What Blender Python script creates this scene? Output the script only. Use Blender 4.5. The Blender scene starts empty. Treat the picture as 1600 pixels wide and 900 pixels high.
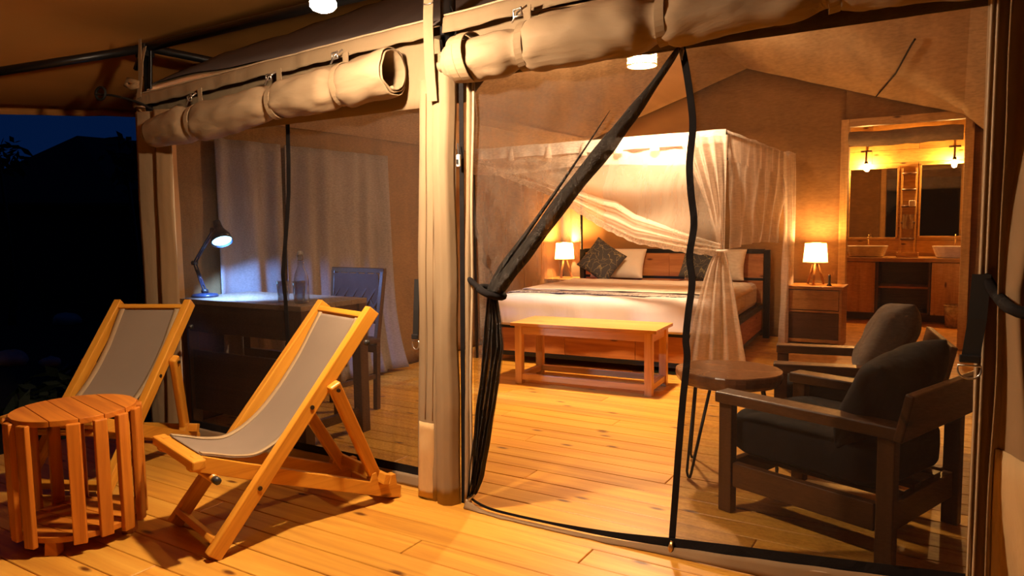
import bpy, bmesh, math, random
from mathutils import Vector, Matrix, noise
random.seed(7)
C = bpy.context.scene.collection
S = bpy.context.scene
PI = math.pi

# ------------------------------------------------------------------ camera
cam = bpy.data.cameras.new('camera')
cam.sensor_width = 36.0
cam.lens = 25.306
cam.clip_start = 0.05
cam.clip_end = 400
camo = bpy.data.objects.new('camera', cam)
C.objects.link(camo)
yaw, pitch, roll = 0.55222, 0.08916, -0.01459
cy_, sy_, cp_, sp_ = math.cos(yaw), math.sin(yaw), math.cos(pitch), math.sin(pitch)
F_ = Vector((-sy_*cp_, cy_*cp_, -sp_)); R_ = Vector((cy_, sy_, 0)); U_ = R_.cross(F_)
R2 = math.cos(roll)*R_ + math.sin(roll)*U_
U2 = -math.sin(roll)*R_ + math.cos(roll)*U_
M = Matrix((R2, U2, -F_)).transposed().to_4x4()
M.translation = Vector((0, 0, 1.2))
camo.matrix_world = M
S.camera = camo

# ------------------------------------------------------------------ exposure
S.view_settings.view_transform = 'Standard'
S.view_settings.look = 'None'
S.view_settings.exposure = 0.0
S.view_settings.gamma = 1.0
S.view_settings.use_curve_mapping = False
S.cycles.max_bounces = 10
S.cycles.diffuse_bounces = 4
S.cycles.transparent_max_bounces = 24
S.cycles.caustics_reflective = False
S.cycles.caustics_refractive = False
S.cycles.sample_clamp_indirect = 4.0

# ------------------------------------------------------------------ night sky
W = bpy.data.worlds.new('night_sky'); S.world = W
W.use_nodes = True
nt = W.node_tree; nt.nodes.clear()
wo = nt.nodes.new('ShaderNodeOutputWorld'); bg = nt.nodes.new('ShaderNodeBackground')
tc = nt.nodes.new('ShaderNodeTexCoord'); sx = nt.nodes.new('ShaderNodeSeparateXYZ')
rp = nt.nodes.new('ShaderNodeValToRGB')
rp.color_ramp.elements[0].position = 0.0; rp.color_ramp.elements[0].color = (0.0008, 0.0075, 0.038, 1)
rp.color_ramp.elements[1].position = 0.8; rp.color_ramp.elements[1].color = (0.0004, 0.003, 0.016, 1)
nt.links.new(tc.outputs['Generated'], sx.inputs[0]); nt.links.new(sx.outputs['Z'], rp.inputs[0])
nt.links.new(rp.outputs[0], bg.inputs['Color']); nt.links.new(bg.outputs[0], wo.inputs[0])
bg.inputs['Strength'].default_value = 1.0

# lamp radiances (the lamps themselves are built with their things below)
VERANDAH = (1.0, 0.73, 0.48); VERANDAH_S = 3300.0
PENDANT = (1.0, 0.68, 0.38);  PENDANT_S = 1950.0
BEDSIDE = (1.0, 0.50, 0.16);  BEDSIDE_P = 85.0
BATH = (1.0, 0.47, 0.12);     BATH_S = 3000.0
DESK = (0.16, 0.38, 1.0);     DESK_P = 260.0

# ------------------------------------------------------------------ materials
MATS = {}
def newmat(name):
    m = bpy.data.materials.new(name); m.use_nodes = True
    n = m.node_tree; n.nodes.clear()
    MATS[name] = m
    return m, n, n.nodes, n.links

def N(nodes, t, **k):
    x = nodes.new(t)
    for a, b in k.items():
        if a in x.inputs: x.inputs[a].default_value = b
        else: setattr(x, a, b)
    return x

def ramp(nodes, stops):
    r = nodes.new('ShaderNodeValToRGB'); e = r.color_ramp.elements
    while len(e) < len(stops): e.new(0.5)
    for i, (p, c) in enumerate(stops):
        e[i].position = p; e[i].color = (*c, 1) if len(c) == 3 else c
    return r

def wood(name, dark, mid, light, rough=0.4, su=1.2, sv=22.0, knots=0.5, vary=0.25, bump=0.15):
    m, n, nd, lk = newmat(name)
    out = N(nd, 'ShaderNodeOutputMaterial'); b = N(nd, 'ShaderNodeBsdfPrincipled', Roughness=rough)
    uv = N(nd, 'ShaderNodeUVMap'); oi = N(nd, 'ShaderNodeObjectInfo')
    off = N(nd, 'ShaderNodeVectorMath', operation='SCALE'); off.inputs[0].default_value = (31.7, 17.3, 9.1)
    lk.new(oi.outputs['Random'], off.inputs['Scale'])
    add = N(nd, 'ShaderNodeVectorMath', operation='ADD'); lk.new(uv.outputs[0], add.inputs[0]); lk.new(off.outputs[0], add.inputs[1])
    mp = N(nd, 'ShaderNodeMapping'); mp.inputs['Scale'].default_value = (su, sv, 1); lk.new(add.outputs[0], mp.inputs[0])
    n1 = N(nd, 'ShaderNodeTexNoise', Scale=1.0, Detail=5.0, Roughness=0.6, Distortion=0.7); lk.new(mp.outputs[0], n1.inputs['Vector'])
    r = ramp(nd, [(0.28, dark), (0.5, mid), (0.72, light)]); lk.new(n1.outputs['Fac'], r.inputs[0])
    mp2 = N(nd, 'ShaderNodeMapping'); mp2.inputs['Scale'].default_value = (2.2, 6.5, 1); lk.new(add.outputs[0], mp2.inputs[0])
    v = N(nd, 'ShaderNodeTexVoronoi', Scale=1.0, Randomness=1.0); v.voronoi_dimensions = '2D'; lk.new(mp2.outputs[0], v.inputs['Vector'])
    kr = ramp(nd, [(0.035, (1, 1, 1)), (0.10, (0, 0, 0))]); lk.new(v.outputs['Distance'], kr.inputs[0])
    sel = N(nd, 'ShaderNodeSeparateColor'); lk.new(v.outputs['Color'], sel.inputs[0])
    gt = N(nd, 'ShaderNodeMath', operation='GREATER_THAN'); gt.inputs[1].default_value = 1 - knots; lk.new(sel.outputs[0], gt.inputs[0])
    km = N(nd, 'ShaderNodeMath', operation='MULTIPLY'); lk.new(kr.outputs[0], km.inputs[0]); lk.new(gt.outputs[0], km.inputs[1])
    mx = N(nd, 'ShaderNodeMix', data_type='RGBA'); lk.new(km.outputs[0], mx.inputs['Factor'])
    lk.new(r.outputs[0], mx.inputs[6]); mx.inputs[7].default_value = (dark[0]*0.3, dark[1]*0.22, dark[2]*0.2, 1)
    hs = N(nd, 'ShaderNodeHueSaturation'); lk.new(mx.outputs[2], hs.inputs['Color'])
    mr = N(nd, 'ShaderNodeMapRange'); mr.inputs['To Min'].default_value = 1 - vary; mr.inputs['To Max'].default_value = 1 + vary*0.7
    lk.new(oi.outputs['Random'], mr.inputs['Value']); lk.new(mr.outputs[0], hs.inputs['Value'])
    lk.new(hs.outputs[0], b.inputs['Base Color'])
    bp = N(nd, 'ShaderNodeBump', Strength=bump, Distance=0.002); lk.new(n1.outputs['Fac'], bp.inputs['Height']); lk.new(bp.outputs[0], b.inputs['Normal'])
    lk.new(b.outputs[0], out.inputs[0])
    return m

def canvas(name, col, rough=0.8, wr=0.4, scale=2.5, stretch=(1, 1, 1), vary=0.12, sheen=0.0, trans=0.0):
    m, n, nd, lk = newmat(name)
    out = N(nd, 'ShaderNodeOutputMaterial'); b = N(nd, 'ShaderNodeBsdfPrincipled', Roughness=rough)
    tcn = N(nd, 'ShaderNodeTexCoord'); mp = N(nd, 'ShaderNodeMapping'); mp.inputs['Scale'].default_value = stretch
    lk.new(tcn.outputs['Object'], mp.inputs[0])
    n1 = N(nd, 'ShaderNodeTexNoise', Scale=scale, Detail=4.0, Roughness=0.5, Distortion=0.6); lk.new(mp.outputs[0], n1.inputs['Vector'])
    n2 = N(nd, 'ShaderNodeTexNoise', Scale=420.0, Detail=1.0); lk.new(tcn.outputs['Object'], n2.inputs['Vector'])
    lo = tuple(c*(1-vary) for c in col); hi = tuple(min(1, c*(1+vary)) for c in col)
    r = ramp(nd, [(0.3, lo), (0.7, hi)]); lk.new(n1.outputs['Fac'], r.inputs[0]); lk.new(r.outputs[0], b.inputs['Base Color'])
    b1 = N(nd, 'ShaderNodeBump', Strength=wr, Distance=0.03); lk.new(n1.outputs['Fac'], b1.inputs['Height'])
    b2 = N(nd, 'ShaderNodeBump', Strength=0.12, Distance=0.002); lk.new(n2.outputs['Fac'], b2.inputs['Height']); lk.new(b1.outputs[0], b2.inputs['Normal'])
    lk.new(b2.outputs[0], b.inputs['Normal'])
    b.inputs['Sheen Weight'].default_value = sheen; b.inputs['Specular IOR Level'].default_value = 0.15
    if trans:
        tl = N(nd, 'ShaderNodeBsdfTranslucent'); lk.new(r.outputs[0], tl.inputs['Color'])
        ms = N(nd, 'ShaderNodeMixShader'); ms.inputs[0].default_value = trans
        lk.new(b.outputs[0], ms.inputs[1]); lk.new(tl.outputs[0], ms.inputs[2]); lk.new(ms.outputs[0], out.inputs[0])
    else:
        lk.new(b.outputs[0], out.inputs[0])
    return m

def plain(name, col, rough=0.5, metal=0.0, spec=0.5, bumpscale=0, bump=0.2):
    m, n, nd, lk = newmat(name)
    out = N(nd, 'ShaderNodeOutputMaterial'); b = N(nd, 'ShaderNodeBsdfPrincipled', Roughness=rough, Metallic=metal)
    tcn = N(nd, 'ShaderNodeTexCoord')
    n1 = N(nd, 'ShaderNodeTexNoise', Scale=bumpscale or 12.0, Detail=3.0); lk.new(tcn.outputs['Object'], n1.inputs['Vector'])
    r = ramp(nd, [(0.3, tuple(c*0.88 for c in col)), (0.7, tuple(min(1, c*1.1) for c in col))])
    lk.new(n1.outputs['Fac'], r.inputs[0]); lk.new(r.outputs[0], b.inputs['Base Color'])
    if bumpscale:
        bp = N(nd, 'ShaderNodeBump', Strength=bump, Distance=0.01); lk.new(n1.outputs['Fac'], bp.inputs['Height']); lk.new(bp.outputs[0], b.inputs['Normal'])
    b.inputs['Specular IOR Level'].default_value = spec
    lk.new(b.outputs[0], out.inputs[0])
    return m

def gauze(name, col, opac, trans=0.4, streak=(3, 3, 1.2), var=0.25, gloss=0.0, fine=0.0):
    """woven see-through cloth: part open holes, part threads"""
    m, n, nd, lk = newmat(name)
    out = N(nd, 'ShaderNodeOutputMaterial')
    tcn = N(nd, 'ShaderNodeTexCoord'); mp = N(nd, 'ShaderNodeMapping'); mp.inputs['Scale'].default_value = streak
    lk.new(tcn.outputs['Object'], mp.inputs[0])
    n1 = N(nd, 'ShaderNodeTexNoise', Scale=2.0, Detail=4.0, Roughness=0.6, Distortion=1.0); lk.new(mp.outputs[0], n1.inputs['Vector'])
    mr = N(nd, 'ShaderNodeMapRange'); mr.inputs['From Min'].default_value = 0.3; mr.inputs['From Max'].default_value = 0.7
    mr.inputs['To Min'].default_value = opac*(1-var); mr.inputs['To Max'].default_value = min(1, opac*(1+var)); lk.new(n1.outputs['Fac'], mr.inputs['Value'])
    fac = mr.outputs[0]
    if fine:                                         # uneven weave
        mpf = N(nd, 'ShaderNodeMapping'); mpf.inputs['Scale'].default_value = (70, 70, 240); lk.new(tcn.outputs['Object'], mpf.inputs[0])
        nf = N(nd, 'ShaderNodeTexNoise', Scale=1.0, Detail=2.0); lk.new(mpf.outputs[0], nf.inputs['Vector'])
        mf = N(nd, 'ShaderNodeMapRange'); mf.inputs['From Min'].default_value = 0.3; mf.inputs['From Max'].default_value = 0.7
        mf.inputs['To Min'].default_value = -fine; mf.inputs['To Max'].default_value = fine; lk.new(nf.outputs['Fac'], mf.inputs['Value'])
        ad = N(nd, 'ShaderNodeMath', operation='ADD'); ad.use_clamp = True; lk.new(mr.outputs[0], ad.inputs[0]); lk.new(mf.outputs[0], ad.inputs[1]); fac = ad.outputs[0]
    tp = N(nd, 'ShaderNodeBsdfTransparent'); df = N(nd, 'ShaderNodeBsdfDiffuse'); df.inputs['Color'].default_value = (*col, 1)
    tl = N(nd, 'ShaderNodeBsdfTranslucent'); tl.inputs['Color'].default_value = (*col, 1)
    m1 = N(nd, 'ShaderNodeMixShader'); m1.inputs[0].default_value = trans; lk.new(df.outputs[0], m1.inputs[1]); lk.new(tl.outputs[0], m1.inputs[2])
    thread = m1.outputs[0]
    if gloss:
        gl = N(nd, 'ShaderNodeBsdfGlossy'); gl.inputs['Roughness'].default_value = 0.45; gl.inputs['Color'].default_value = (0.6, 0.55, 0.5, 1)
        nb = N(nd, 'ShaderNodeTexNoise', Scale=130.0, Detail=2.0); 
        mpb = N(nd, 'ShaderNodeMapping'); mpb.inputs['Scale'].default_value = (0.6, 1, 1.6); lk.new(tcn.outputs['Object'], mpb.inputs[0]); lk.new(mpb.outputs[0], nb.inputs['Vector'])
        bp = N(nd, 'ShaderNodeBump', Strength=1.0, Distance=0.02); lk.new(nb.outputs['Fac'], bp.inputs['Height']); lk.new(bp.outputs[0], gl.inputs['Normal'])
        m3 = N(nd, 'ShaderNodeMixShader'); m3.inputs[0].default_value = gloss; lk.new(thread, m3.inputs[1]); lk.new(gl.outputs[0], m3.inputs[2]); thread = m3.outputs[0]
    m2 = N(nd, 'ShaderNodeMixShader'); lk.new(fac, m2.inputs[0]); lk.new(tp.outputs[0], m2.inputs[1]); lk.new(thread, m2.inputs[2])
    lk.new(m2.outputs[0], out.inputs[0])
    return m

def emit(name, col, s):
    m, n, nd, lk = newmat(name)
    out = N(nd, 'ShaderNodeOutputMaterial'); e = N(nd, 'ShaderNodeEmission', Strength=s); e.inputs['Color'].default_value = (*col, 1)
    lk.new(e.outputs[0], out.inputs[0]); return m

def glass(name, col=(1, 1, 1), rough=0.02):
    m, n, nd, lk = newmat(name)
    out = N(nd, 'ShaderNodeOutputMaterial')
    tp = N(nd, 'ShaderNodeBsdfTransparent'); tp.inputs['Color'].default_value = (*[c*0.92 for c in col], 1)
    gl = N(nd, 'ShaderNodeBsdfGlossy'); gl.inputs['Roughness'].default_value = rough
    lw = N(nd, 'ShaderNodeLayerWeight', Blend=0.35)
    ms = N(nd, 'ShaderNodeMixShader'); lk.new(lw.outputs['Facing'], ms.inputs[0]); lk.new(tp.outputs[0], ms.inputs[1]); lk.new(gl.outputs[0], ms.inputs[2])
    lk.new(ms.outputs[0], out.inputs[0]); return m

def scribble(name, base, ink, scale=14, width=0.05, stretch=(1, 1, 1)):
    m, n, nd, lk = newmat(name)
    out = N(nd, 'ShaderNodeOutputMaterial'); b = N(nd, 'ShaderNodeBsdfPrincipled', Roughness=0.8)
    tcn = N(nd, 'ShaderNodeTexCoord'); mp = N(nd, 'ShaderNodeMapping'); mp.inputs['Scale'].default_value = stretch; lk.new(tcn.outputs['Object'], mp.inputs[0])
    nz = N(nd, 'ShaderNodeTexNoise', Scale=scale*0.6, Detail=3.0); lk.new(mp.outputs[0], nz.inputs['Vector'])
    ad = N(nd, 'ShaderNodeVectorMath', operation='ADD'); lk.new(mp.outputs[0], ad.inputs[0])
    sc = N(nd, 'ShaderNodeVectorMath', operation='SCALE'); sc.inputs['Scale'].default_value = 0.25; lk.new(nz.outputs['Color'], sc.inputs[0]); lk.new(sc.outputs[0], ad.inputs[1])
    v = N(nd, 'ShaderNodeTexVoronoi', Scale=scale, feature='DISTANCE_TO_EDGE'); lk.new(ad.outputs[0], v.inputs['Vector'])
    r = ramp(nd, [(width*0.5, ink), (width, base)]); lk.new(v.outputs['Distance'], r.inputs[0]); lk.new(r.outputs[0], b.inputs['Base Color'])
    lk.new(b.outputs[0], out.inputs[0]); return m

PINE = wood('pine_floor', (0.47, 0.185, 0.020), (0.66, 0.31, 0.038), (0.76, 0.40, 0.062), 0.42, 0.9, 16, knots=0.42, vary=0.16)
PINEF = wood('pine_furniture', (0.45, 0.165, 0.014), (0.63, 0.265, 0.024), (0.72, 0.34, 0.042), 0.36, 1.4, 26, knots=0.25, vary=0.08)
TABLEW = wood('orange_table_wood', (0.34, 0.09, 0.008), (0.50, 0.155, 0.012), (0.60, 0.21, 0.02), 0.42, 1.6, 24, knots=0.12, vary=0.12)
BENCHW = wood('bench_pine', (0.44, 0.19, 0.045), (0.60, 0.29, 0.075), (0.72, 0.40, 0.13), 0.36, 1.3, 22, knots=0.3, vary=0.05)
BEDW = wood('bed_panel_wood', (0.30, 0.09, 0.025), (0.46, 0.17, 0.045), (0.58, 0.25, 0.08), 0.45, 1.2, 14, knots=0.3, vary=0.12)
BATHW = wood('bath_plank_wood', (0.42, 0.22, 0.05), (0.62, 0.36, 0.09), (0.74, 0.46, 0.14), 0.5, 1.2, 12, knots=0.25, vary=0.10)
VANW = wood('vanity_wood', (0.26, 0.10, 0.02), (0.40, 0.17, 0.035), (0.50, 0.23, 0.06), 0.45, 1.2, 14, knots=0.2, vary=0.06)
FRAMEW = wood('door_frame_wood', (0.44, 0.23, 0.06), (0.58, 0.32, 0.09), (0.68, 0.40, 0.13), 0.5, 1.2, 20, knots=0.2, vary=0.05)
DARKW = wood('dark_wood', (0.045, 0.018, 0.008), (0.075, 0.03, 0.012), (0.11, 0.045, 0.018), 0.35, 1.2, 20, knots=0.05, vary=0.05)
DESKW = wood('desk_wood', (0.20, 0.13, 0.08), (0.28, 0.19, 0.12), (0.34, 0.23, 0.15), 0.33, 1.2, 18, knots=0.05, vary=0.05)
ARMW = wood('armchair_wood', (0.055, 0.020, 0.006), (0.088, 0.034, 0.010), (0.125, 0.052, 0.016), 0.4, 1.2, 20, knots=0.15, vary=0.05)
SLABW = wood('slab_wood', (0.16, 0.07, 0.03), (0.24, 0.11, 0.05), (0.34, 0.17, 0.08), 0.18, 3, 10, knots=0.2, vary=0.05)

CANVAS = canvas('tan_canvas', (0.285, 0.20, 0.115), 0.75, 0.5, 4.0, (1, 1, 0.5))
CANVASL = canvas('tan_canvas_roll', (0.285, 0.20, 0.118), 0.66, 0.45, 5.0, (0.6, 1.5, 1.5))
CANVASD = canvas('brown_canvas', (0.27, 0.17, 0.085), 0.75, 0.5, 3.0, (1, 1, 0.6))
INNER = canvas('inner_canvas', (0.29, 0.155, 0.058), 0.8, 0.35, 1.6, (0.7, 0.7, 2.0))
ROOFC = canvas('roof_canvas', (0.46, 0.30, 0.155), 0.8, 0.25, 1.5, (2.5, 0.35, 1))
OUTERC = canvas('grey_outer_canvas', (0.085, 0.066, 0.060), 0.85, 0.3, 2.0, (2, 0.5, 1))
FLYC = canvas('fly_canvas', (0.50, 0.22, 0.055), 0.85, 0.15, 1.2, (2.0, 0.5, 1))
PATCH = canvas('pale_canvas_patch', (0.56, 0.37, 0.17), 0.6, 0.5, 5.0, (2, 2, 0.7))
PIPE = plain('canvas_piping', (0.48, 0.36, 0.22), 0.6)
SLINGC = canvas('sling_fabric', (0.235, 0.175, 0.125), 0.85, 0.08, 3.0, vary=0.06)
HEMC = canvas('sling_hem', (0.38, 0.27, 0.15), 0.85, 0.08, 3.0, vary=0.06)
LINEN = canvas('white_linen', (0.70, 0.62, 0.60), 0.9, 0.35, 5.0, (1, 1, 0.4), vary=0.04)
CREAM = canvas('cream_linen', (0.82, 0.70, 0.56), 0.9, 0.35, 4.0, (0.4, 1, 1), vary=0.04)
PILLOWC = canvas('pillow_linen', (0.74, 0.62, 0.48), 0.9, 0.4, 6.0, vary=0.04)
DARKF = canvas('charcoal_fabric', (0.006, 0.005, 0.005), 0.8, 0.4, 5.0, vary=0.2, sheen=0.05)
TAUPE = canvas('taupe_fabric', (0.12, 0.08, 0.055), 0.75, 0.8, 5.0, vary=0.2, sheen=0.2)
CUSHC = scribble('dark_cushion_cloth', (0.05, 0.045, 0.045), (0.24, 0.19, 0.09), 12, 0.03, (1.0, 1.0, 0.5))
RUNC = scribble('lace_runner_cloth', (0.66, 0.57, 0.50), (0.07, 0.07, 0.09), 26, 0.14, (0.5, 1.6, 1))
CURT = canvas('white_curtain_cloth', (0.40, 0.34, 0.32), 0.9, 0.1, 3.0, (3, 3, 0.5), vary=0.05, trans=0.25)
NET = gauze('white_net', (0.86, 0.74, 0.62), 0.30, 0.45, (2, 2, 0.6), 0.35)
NETT = gauze('white_net_top', (0.86, 0.74, 0.62), 0.16, 0.45, (2, 2, 0.6), 0.3)
NETD = gauze('white_net_dense', (0.88, 0.76, 0.66), 0.72, 0.45, (4, 4, 0.8), 0.2)
NETS = gauze('white_net_side', (0.88, 0.76, 0.66), 0.60, 0.5, (3, 3, 0.5), 0.25)
NETV = gauze('white_valance_cloth', (0.92, 0.84, 0.78), 0.92, 0.35, (5, 5, 1), 0.08)
LACE = gauze('lace_trim', (0.92, 0.82, 0.72), 0.8, 0.4, (20, 20, 20), 0.4)
SCREEN = gauze('insect_screen', (0.024, 0.016, 0.012), 0.55, 0.25, (2.0, 2.0, 0.5), 0.14, gloss=0.015, fine=0.05)
SCREENW = gauze('insect_screen_window', (0.030, 0.021, 0.017), 0.66, 0.25, (2.0, 2.0, 0.5), 0.10, gloss=0.015, fine=0.05)
SCREENF = gauze('insect_screen_folded', (0.06, 0.044, 0.034), 0.48, 0.25, (6.0, 6.0, 0.7), 0.22, gloss=0.08, fine=0.10)
SCREENB = gauze('insect_screen_bunched', (0.018, 0.015, 0.013), 0.90, 0.15, (8.0, 8.0, 0.8), 0.14, gloss=0.05)
ZIP = canvas('black_zip_tape', (0.009, 0.007, 0.007), 0.85, 0.5, 9.0, vary=0.2)
WEB = plain('black_webbing', (0.012, 0.011, 0.011), 0.7)
BSTEEL = plain('black_steel', (0.012, 0.012, 0.013), 0.35, 0.4)
STEEL = plain('bright_steel', (0.55, 0.52, 0.48), 0.28, 0.9)
BRASS = plain('gilt_metal', (0.65, 0.42, 0.16), 0.3, 0.9)
BOLT = plain('dark_bolt', (0.05, 0.035, 0.025), 0.4, 0.7)
BLKP = plain('black_plastic', (0.02, 0.02, 0.022), 0.4)
NAVYP = plain('navy_lamp_paint', (0.02, 0.03, 0.06), 0.3)
WHITEP = plain('white_plastic', (0.75, 0.7, 0.65), 0.4)
CERAM = plain('white_ceramic', (0.80, 0.74, 0.66), 0.2)
STONE = wood('counter_wood', (0.40, 0.21, 0.06), (0.52, 0.29, 0.09), (0.60, 0.35, 0.12), 0.3, 1.2, 10, knots=0.1, vary=0.02)
MIRR = plain('mirror_glass', (0.55, 0.52, 0.48), 0.03, 1.0)
GLASS = glass('clear_glass', (0.92, 0.97, 1.0))
SHADE = canvas('lamp_shade_cloth', (0.9, 0.78, 0.55), 0.8, 0.1, 8.0, vary=0.05, trans=0.75)
WEAVE = canvas('woven_shade', (0.62, 0.46, 0.25), 0.8, 0.4, 30.0, vary=0.3, trans=0.5)
LATT = plain('brown_leather_lattice', (0.06, 0.028, 0.022), 0.5, 0.0, 0.2)
SOIL = plain('dark_soil', (0.03, 0.022, 0.016), 0.95, 0, 0.2, 3.0, 0.6)
LEAFM = plain('night_leaves', (0.018, 0.028, 0.012), 0.7)
ROCKM = plain('garden_stone', (0.62, 0.45, 0.40), 0.9, 0, 0.3, 9.0, 0.6)
ROOFN = plain('dark_tent_roof', (0.02, 0.018, 0.016), 0.9)
GLOW_V = emit('verandah_bulb_glow', VERANDAH, VERANDAH_S)
GLOW_P = emit('pendant_globe_glow', PENDANT, PENDANT_S)
GLOW_V2 = emit('verandah_lamp_collar_glow', VERANDAH, VERANDAH_S*0.20)
GLOW_B = emit('bath_bulb_glow', BATH, BATH_S)
GLOW_D = emit('desk_bulb_glow', (0.25, 0.68, 1.0), 12.0)
GLOW_S = emit('bedside_bulb_glow', BEDSIDE, 60.0)

# ------------------------------------------------------------------ mesh helpers
class MB:
    def __init__(self):
        self.bm = bmesh.new(); self.uvl = self.bm.loops.layers.uv.new('UVMap')
    def face(self, vs, uvs=None):
        try: f = self.bm.faces.new(vs)
        except ValueError: return None
        if uvs:
            for l, u in zip(f.loops, uvs): l[self.uvl].uv = u
        return f
    def box(self, c, s, R=None, grain=0, top=None):
        """box centre c, size s, optional 3x3 R; top=(sx,sy) scales the upper face"""
        c = Vector(c); hx, hy, hz = s[0]/2, s[1]/2, s[2]/2
        loc = []
        for k in (-1, 1):
            fx, fy = (top if (top and k == 1) else (1, 1))
            for j in (-1, 1):
                for i in (-1, 1): loc.append(Vector((i*hx*fx, j*hy*fy, k*hz)))
        vs = [self.bm.verts.new(c + (R @ p if R else p)) for p in loc]
        o1, o2 = random.random()*20, random.random()*20
        for q in ((0, 2, 3, 1), (4, 5, 7, 6), (0, 1, 5, 4), (2, 6, 7, 3), (0, 4, 6, 2), (1, 3, 7, 5)):
            uvs = []
            for i in q:
                p = loc[i]; others = [p[a] for a in range(3) if a != grain]
                uvs.append((p[grain] + o1, sum(others) + o2))
            self.face([vs[i] for i in q], uvs)
        return self
    def bar(self, p0, p1, w, h, up=(0, 0, 1)):
        p0, p1 = Vector(p0), Vector(p1); x = (p1-p0); L = x.length; x.normalize()
        y = Vector(up).cross(x)
        if y.length < 1e-4: y = Vector((0, 1, 0)).cross(x)
        y.normalize(); z = x.cross(y)
        R = Matrix((x, y, z)).transposed()
        return self.box((p0+p1)/2, (L, w, h), R, 0)
    def tube(self, pts, r, n=8, cap=True, closed=False):
        pts = [Vector(p) for p in pts]; rings = []; prev = None; m = len(pts)
        for i, p in enumerate(pts):
            a = pts[(i-1) % m] if (closed or i > 0) else p; b = pts[(i+1) % m] if (closed or i < m-1) else p
            t = (b-a).normalized()
            if prev is None:
                ref = Vector((0, 0, 1)) if abs(t.z) < 0.9 else Vector((1, 0, 0))
                u = ref.cross(t).normalized()
            else:
                u = (prev - t*prev.dot(t)).normalized()
            prev = u; v = t.cross(u)
            rr = r[i] if isinstance(r, (list, tuple)) else r
            rings.append([self.bm.verts.new(p + (u*math.cos(2*PI*k/n) + v*math.sin(2*PI*k/n))*rr) for k in range(n)])
        L = 0
        for i in range(m if closed else m-1):
            A, B = rings[i], rings[(i+1) % m]; d = (pts[(i+1) % m]-pts[i]).length
            for k in range(n):
                self.face([A[k], A[(k+1) % n], B[(k+1) % n], B[k]], [(L, k*.01), (L, k*.01+.01), (L+d, k*.01+.01), (L+d, k*.01)])
            L += d
        if cap and not closed:
            self.face(rings[0][::-1]); self.face(rings[-1])
        return self
    def lathe(self, prof, c=(0, 0, 0), n=24, R=None):
        c = Vector(c); rings = []
        for r, z in prof:
            ring = []
            for k in range(n):
                p = Vector((r*math.cos(2*PI*k/n), r*math.sin(2*PI*k/n), z))
                ring.append(self.bm.verts.new(c + (R @ p if R else p)))
            rings.append(ring)
        for i in range(len(prof)-1):
            for k in range(n):
                self.face([rings[i][k], rings[i][(k+1) % n], rings[i+1][(k+1) % n], rings[i+1][k]],
                          [(k/n, prof[i][1]), ((k+1)/n, prof[i][1]), ((k+1)/n, prof[i+1][1]), (k/n, prof[i+1][1])])
        if prof[0][0] > 1e-5: self.face(rings[0][::-1])
        if prof[-1][0] > 1e-5: self.face(rings[-1])
        return self
    def grid(self, f, nu, nv, wrap=False):
        V = [[self.bm.verts.new(f(i/nu, j/nv)) for j in range(nv+1)] for i in range(nu if wrap else nu+1)]
        for i in range(nu):
            for j in range(nv):
                a, b = i, (i+1) % len(V)
                self.face([V[a][j], V[b][j], V[b][j+1], V[a][j+1]], [(i/nu, j/nv), ((i+1)/nu, j/nv), ((i+1)/nu, (j+1)/nv), (i/nu, (j+1)/nv)])
        return self
    def prism(self, poly, to3, d0, d1):
        """extrude 2D polygon; to3(a,b,d)->3D"""
        A = [self.bm.verts.new(to3(a, b, d0)) for a, b in poly]; B = [self.bm.verts.new(to3(a, b, d1)) for a, b in poly]
        o = random.random()*9
        self.face(A, [(a+o, b) for a, b in poly]); self.face(B[::-1], [(a+o, b) for a, b in poly][::-1])
        n = len(poly)
        for i in range(n):
            j = (i+1) % n
            self.face([A[j], A[i], B[i], B[j]], [(poly[j][0]+o, poly[j][1]), (poly[i][0]+o, poly[i][1]), (poly[i][0]+o, poly[i][1]+.02), (poly[j][0]+o, poly[j][1]+.02)])
        return self
    def ribbon(self, pts, side, w, th=0.003):
        """flat strap following pts; side = width direction (vector or list)"""
        n = len(pts)
        pts = [Vector(p) for p in pts]
        rings = []
        for i, p in enumerate(pts):
            s = Vector(side[i] if isinstance(side, list) else side).normalized()
            a = pts[max(0, i-1)]; b = pts[min(n-1, i+1)]; t = (b-a).normalized(); nn = t.cross(s).normalized()
            ww = w[i] if isinstance(w, (list, tuple)) else w
            rings.append([self.bm.verts.new(p + s*ww/2*x + nn*th/2*y) for x, y in ((-1, -1), (1, -1), (1, 1), (-1, 1))])
        for i in range(n-1):
            for k in range(4):
                self.face([rings[i][k], rings[i][(k+1) % 4], rings[i+1][(k+1) % 4], rings[i+1][k]], [(i*.05, k*.02), (i*.05, k*.02+.02), (i*.05+.05, k*.02+.02), (i*.05+.05, k*.02)])
        self.face(rings[0][::-1]); self.face(rings[-1])
        return self
    def mesh(self, name, mat, smooth=False):
        bmesh.ops.recalc_face_normals(self.bm, faces=self.bm.faces)
        me = bpy.data.meshes.new(name); self.bm.to_mesh(me); self.bm.free()
        me.materials.append(mat)
        if smooth: me.polygons.foreach_set('use_smooth', [True]*len(me.polygons))
        return me
    def build(self, name, mat, parent=None, smooth=False, bevel=0.0, solid=0.0, sub=0, label=None):
        me = self.mesh(name, mat, smooth)
        o = bpy.data.objects.new(name, me); C.objects.link(o)
        if parent is not None: o.parent = parent
        if solid:
            md = o.modifiers.new('thick', 'SOLIDIFY'); md.thickness = solid; md.offset = 0
        if bevel:
            md = o.modifiers.new('bevel', 'BEVEL'); md.width = bevel; md.segments = 2; md.limit_method = 'ANGLE'
        if sub:
            md = o.modifiers.new('sub', 'SUBSURF'); md.levels = sub; md.render_levels = sub
        if label: o['label'] = label
        return o

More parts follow.
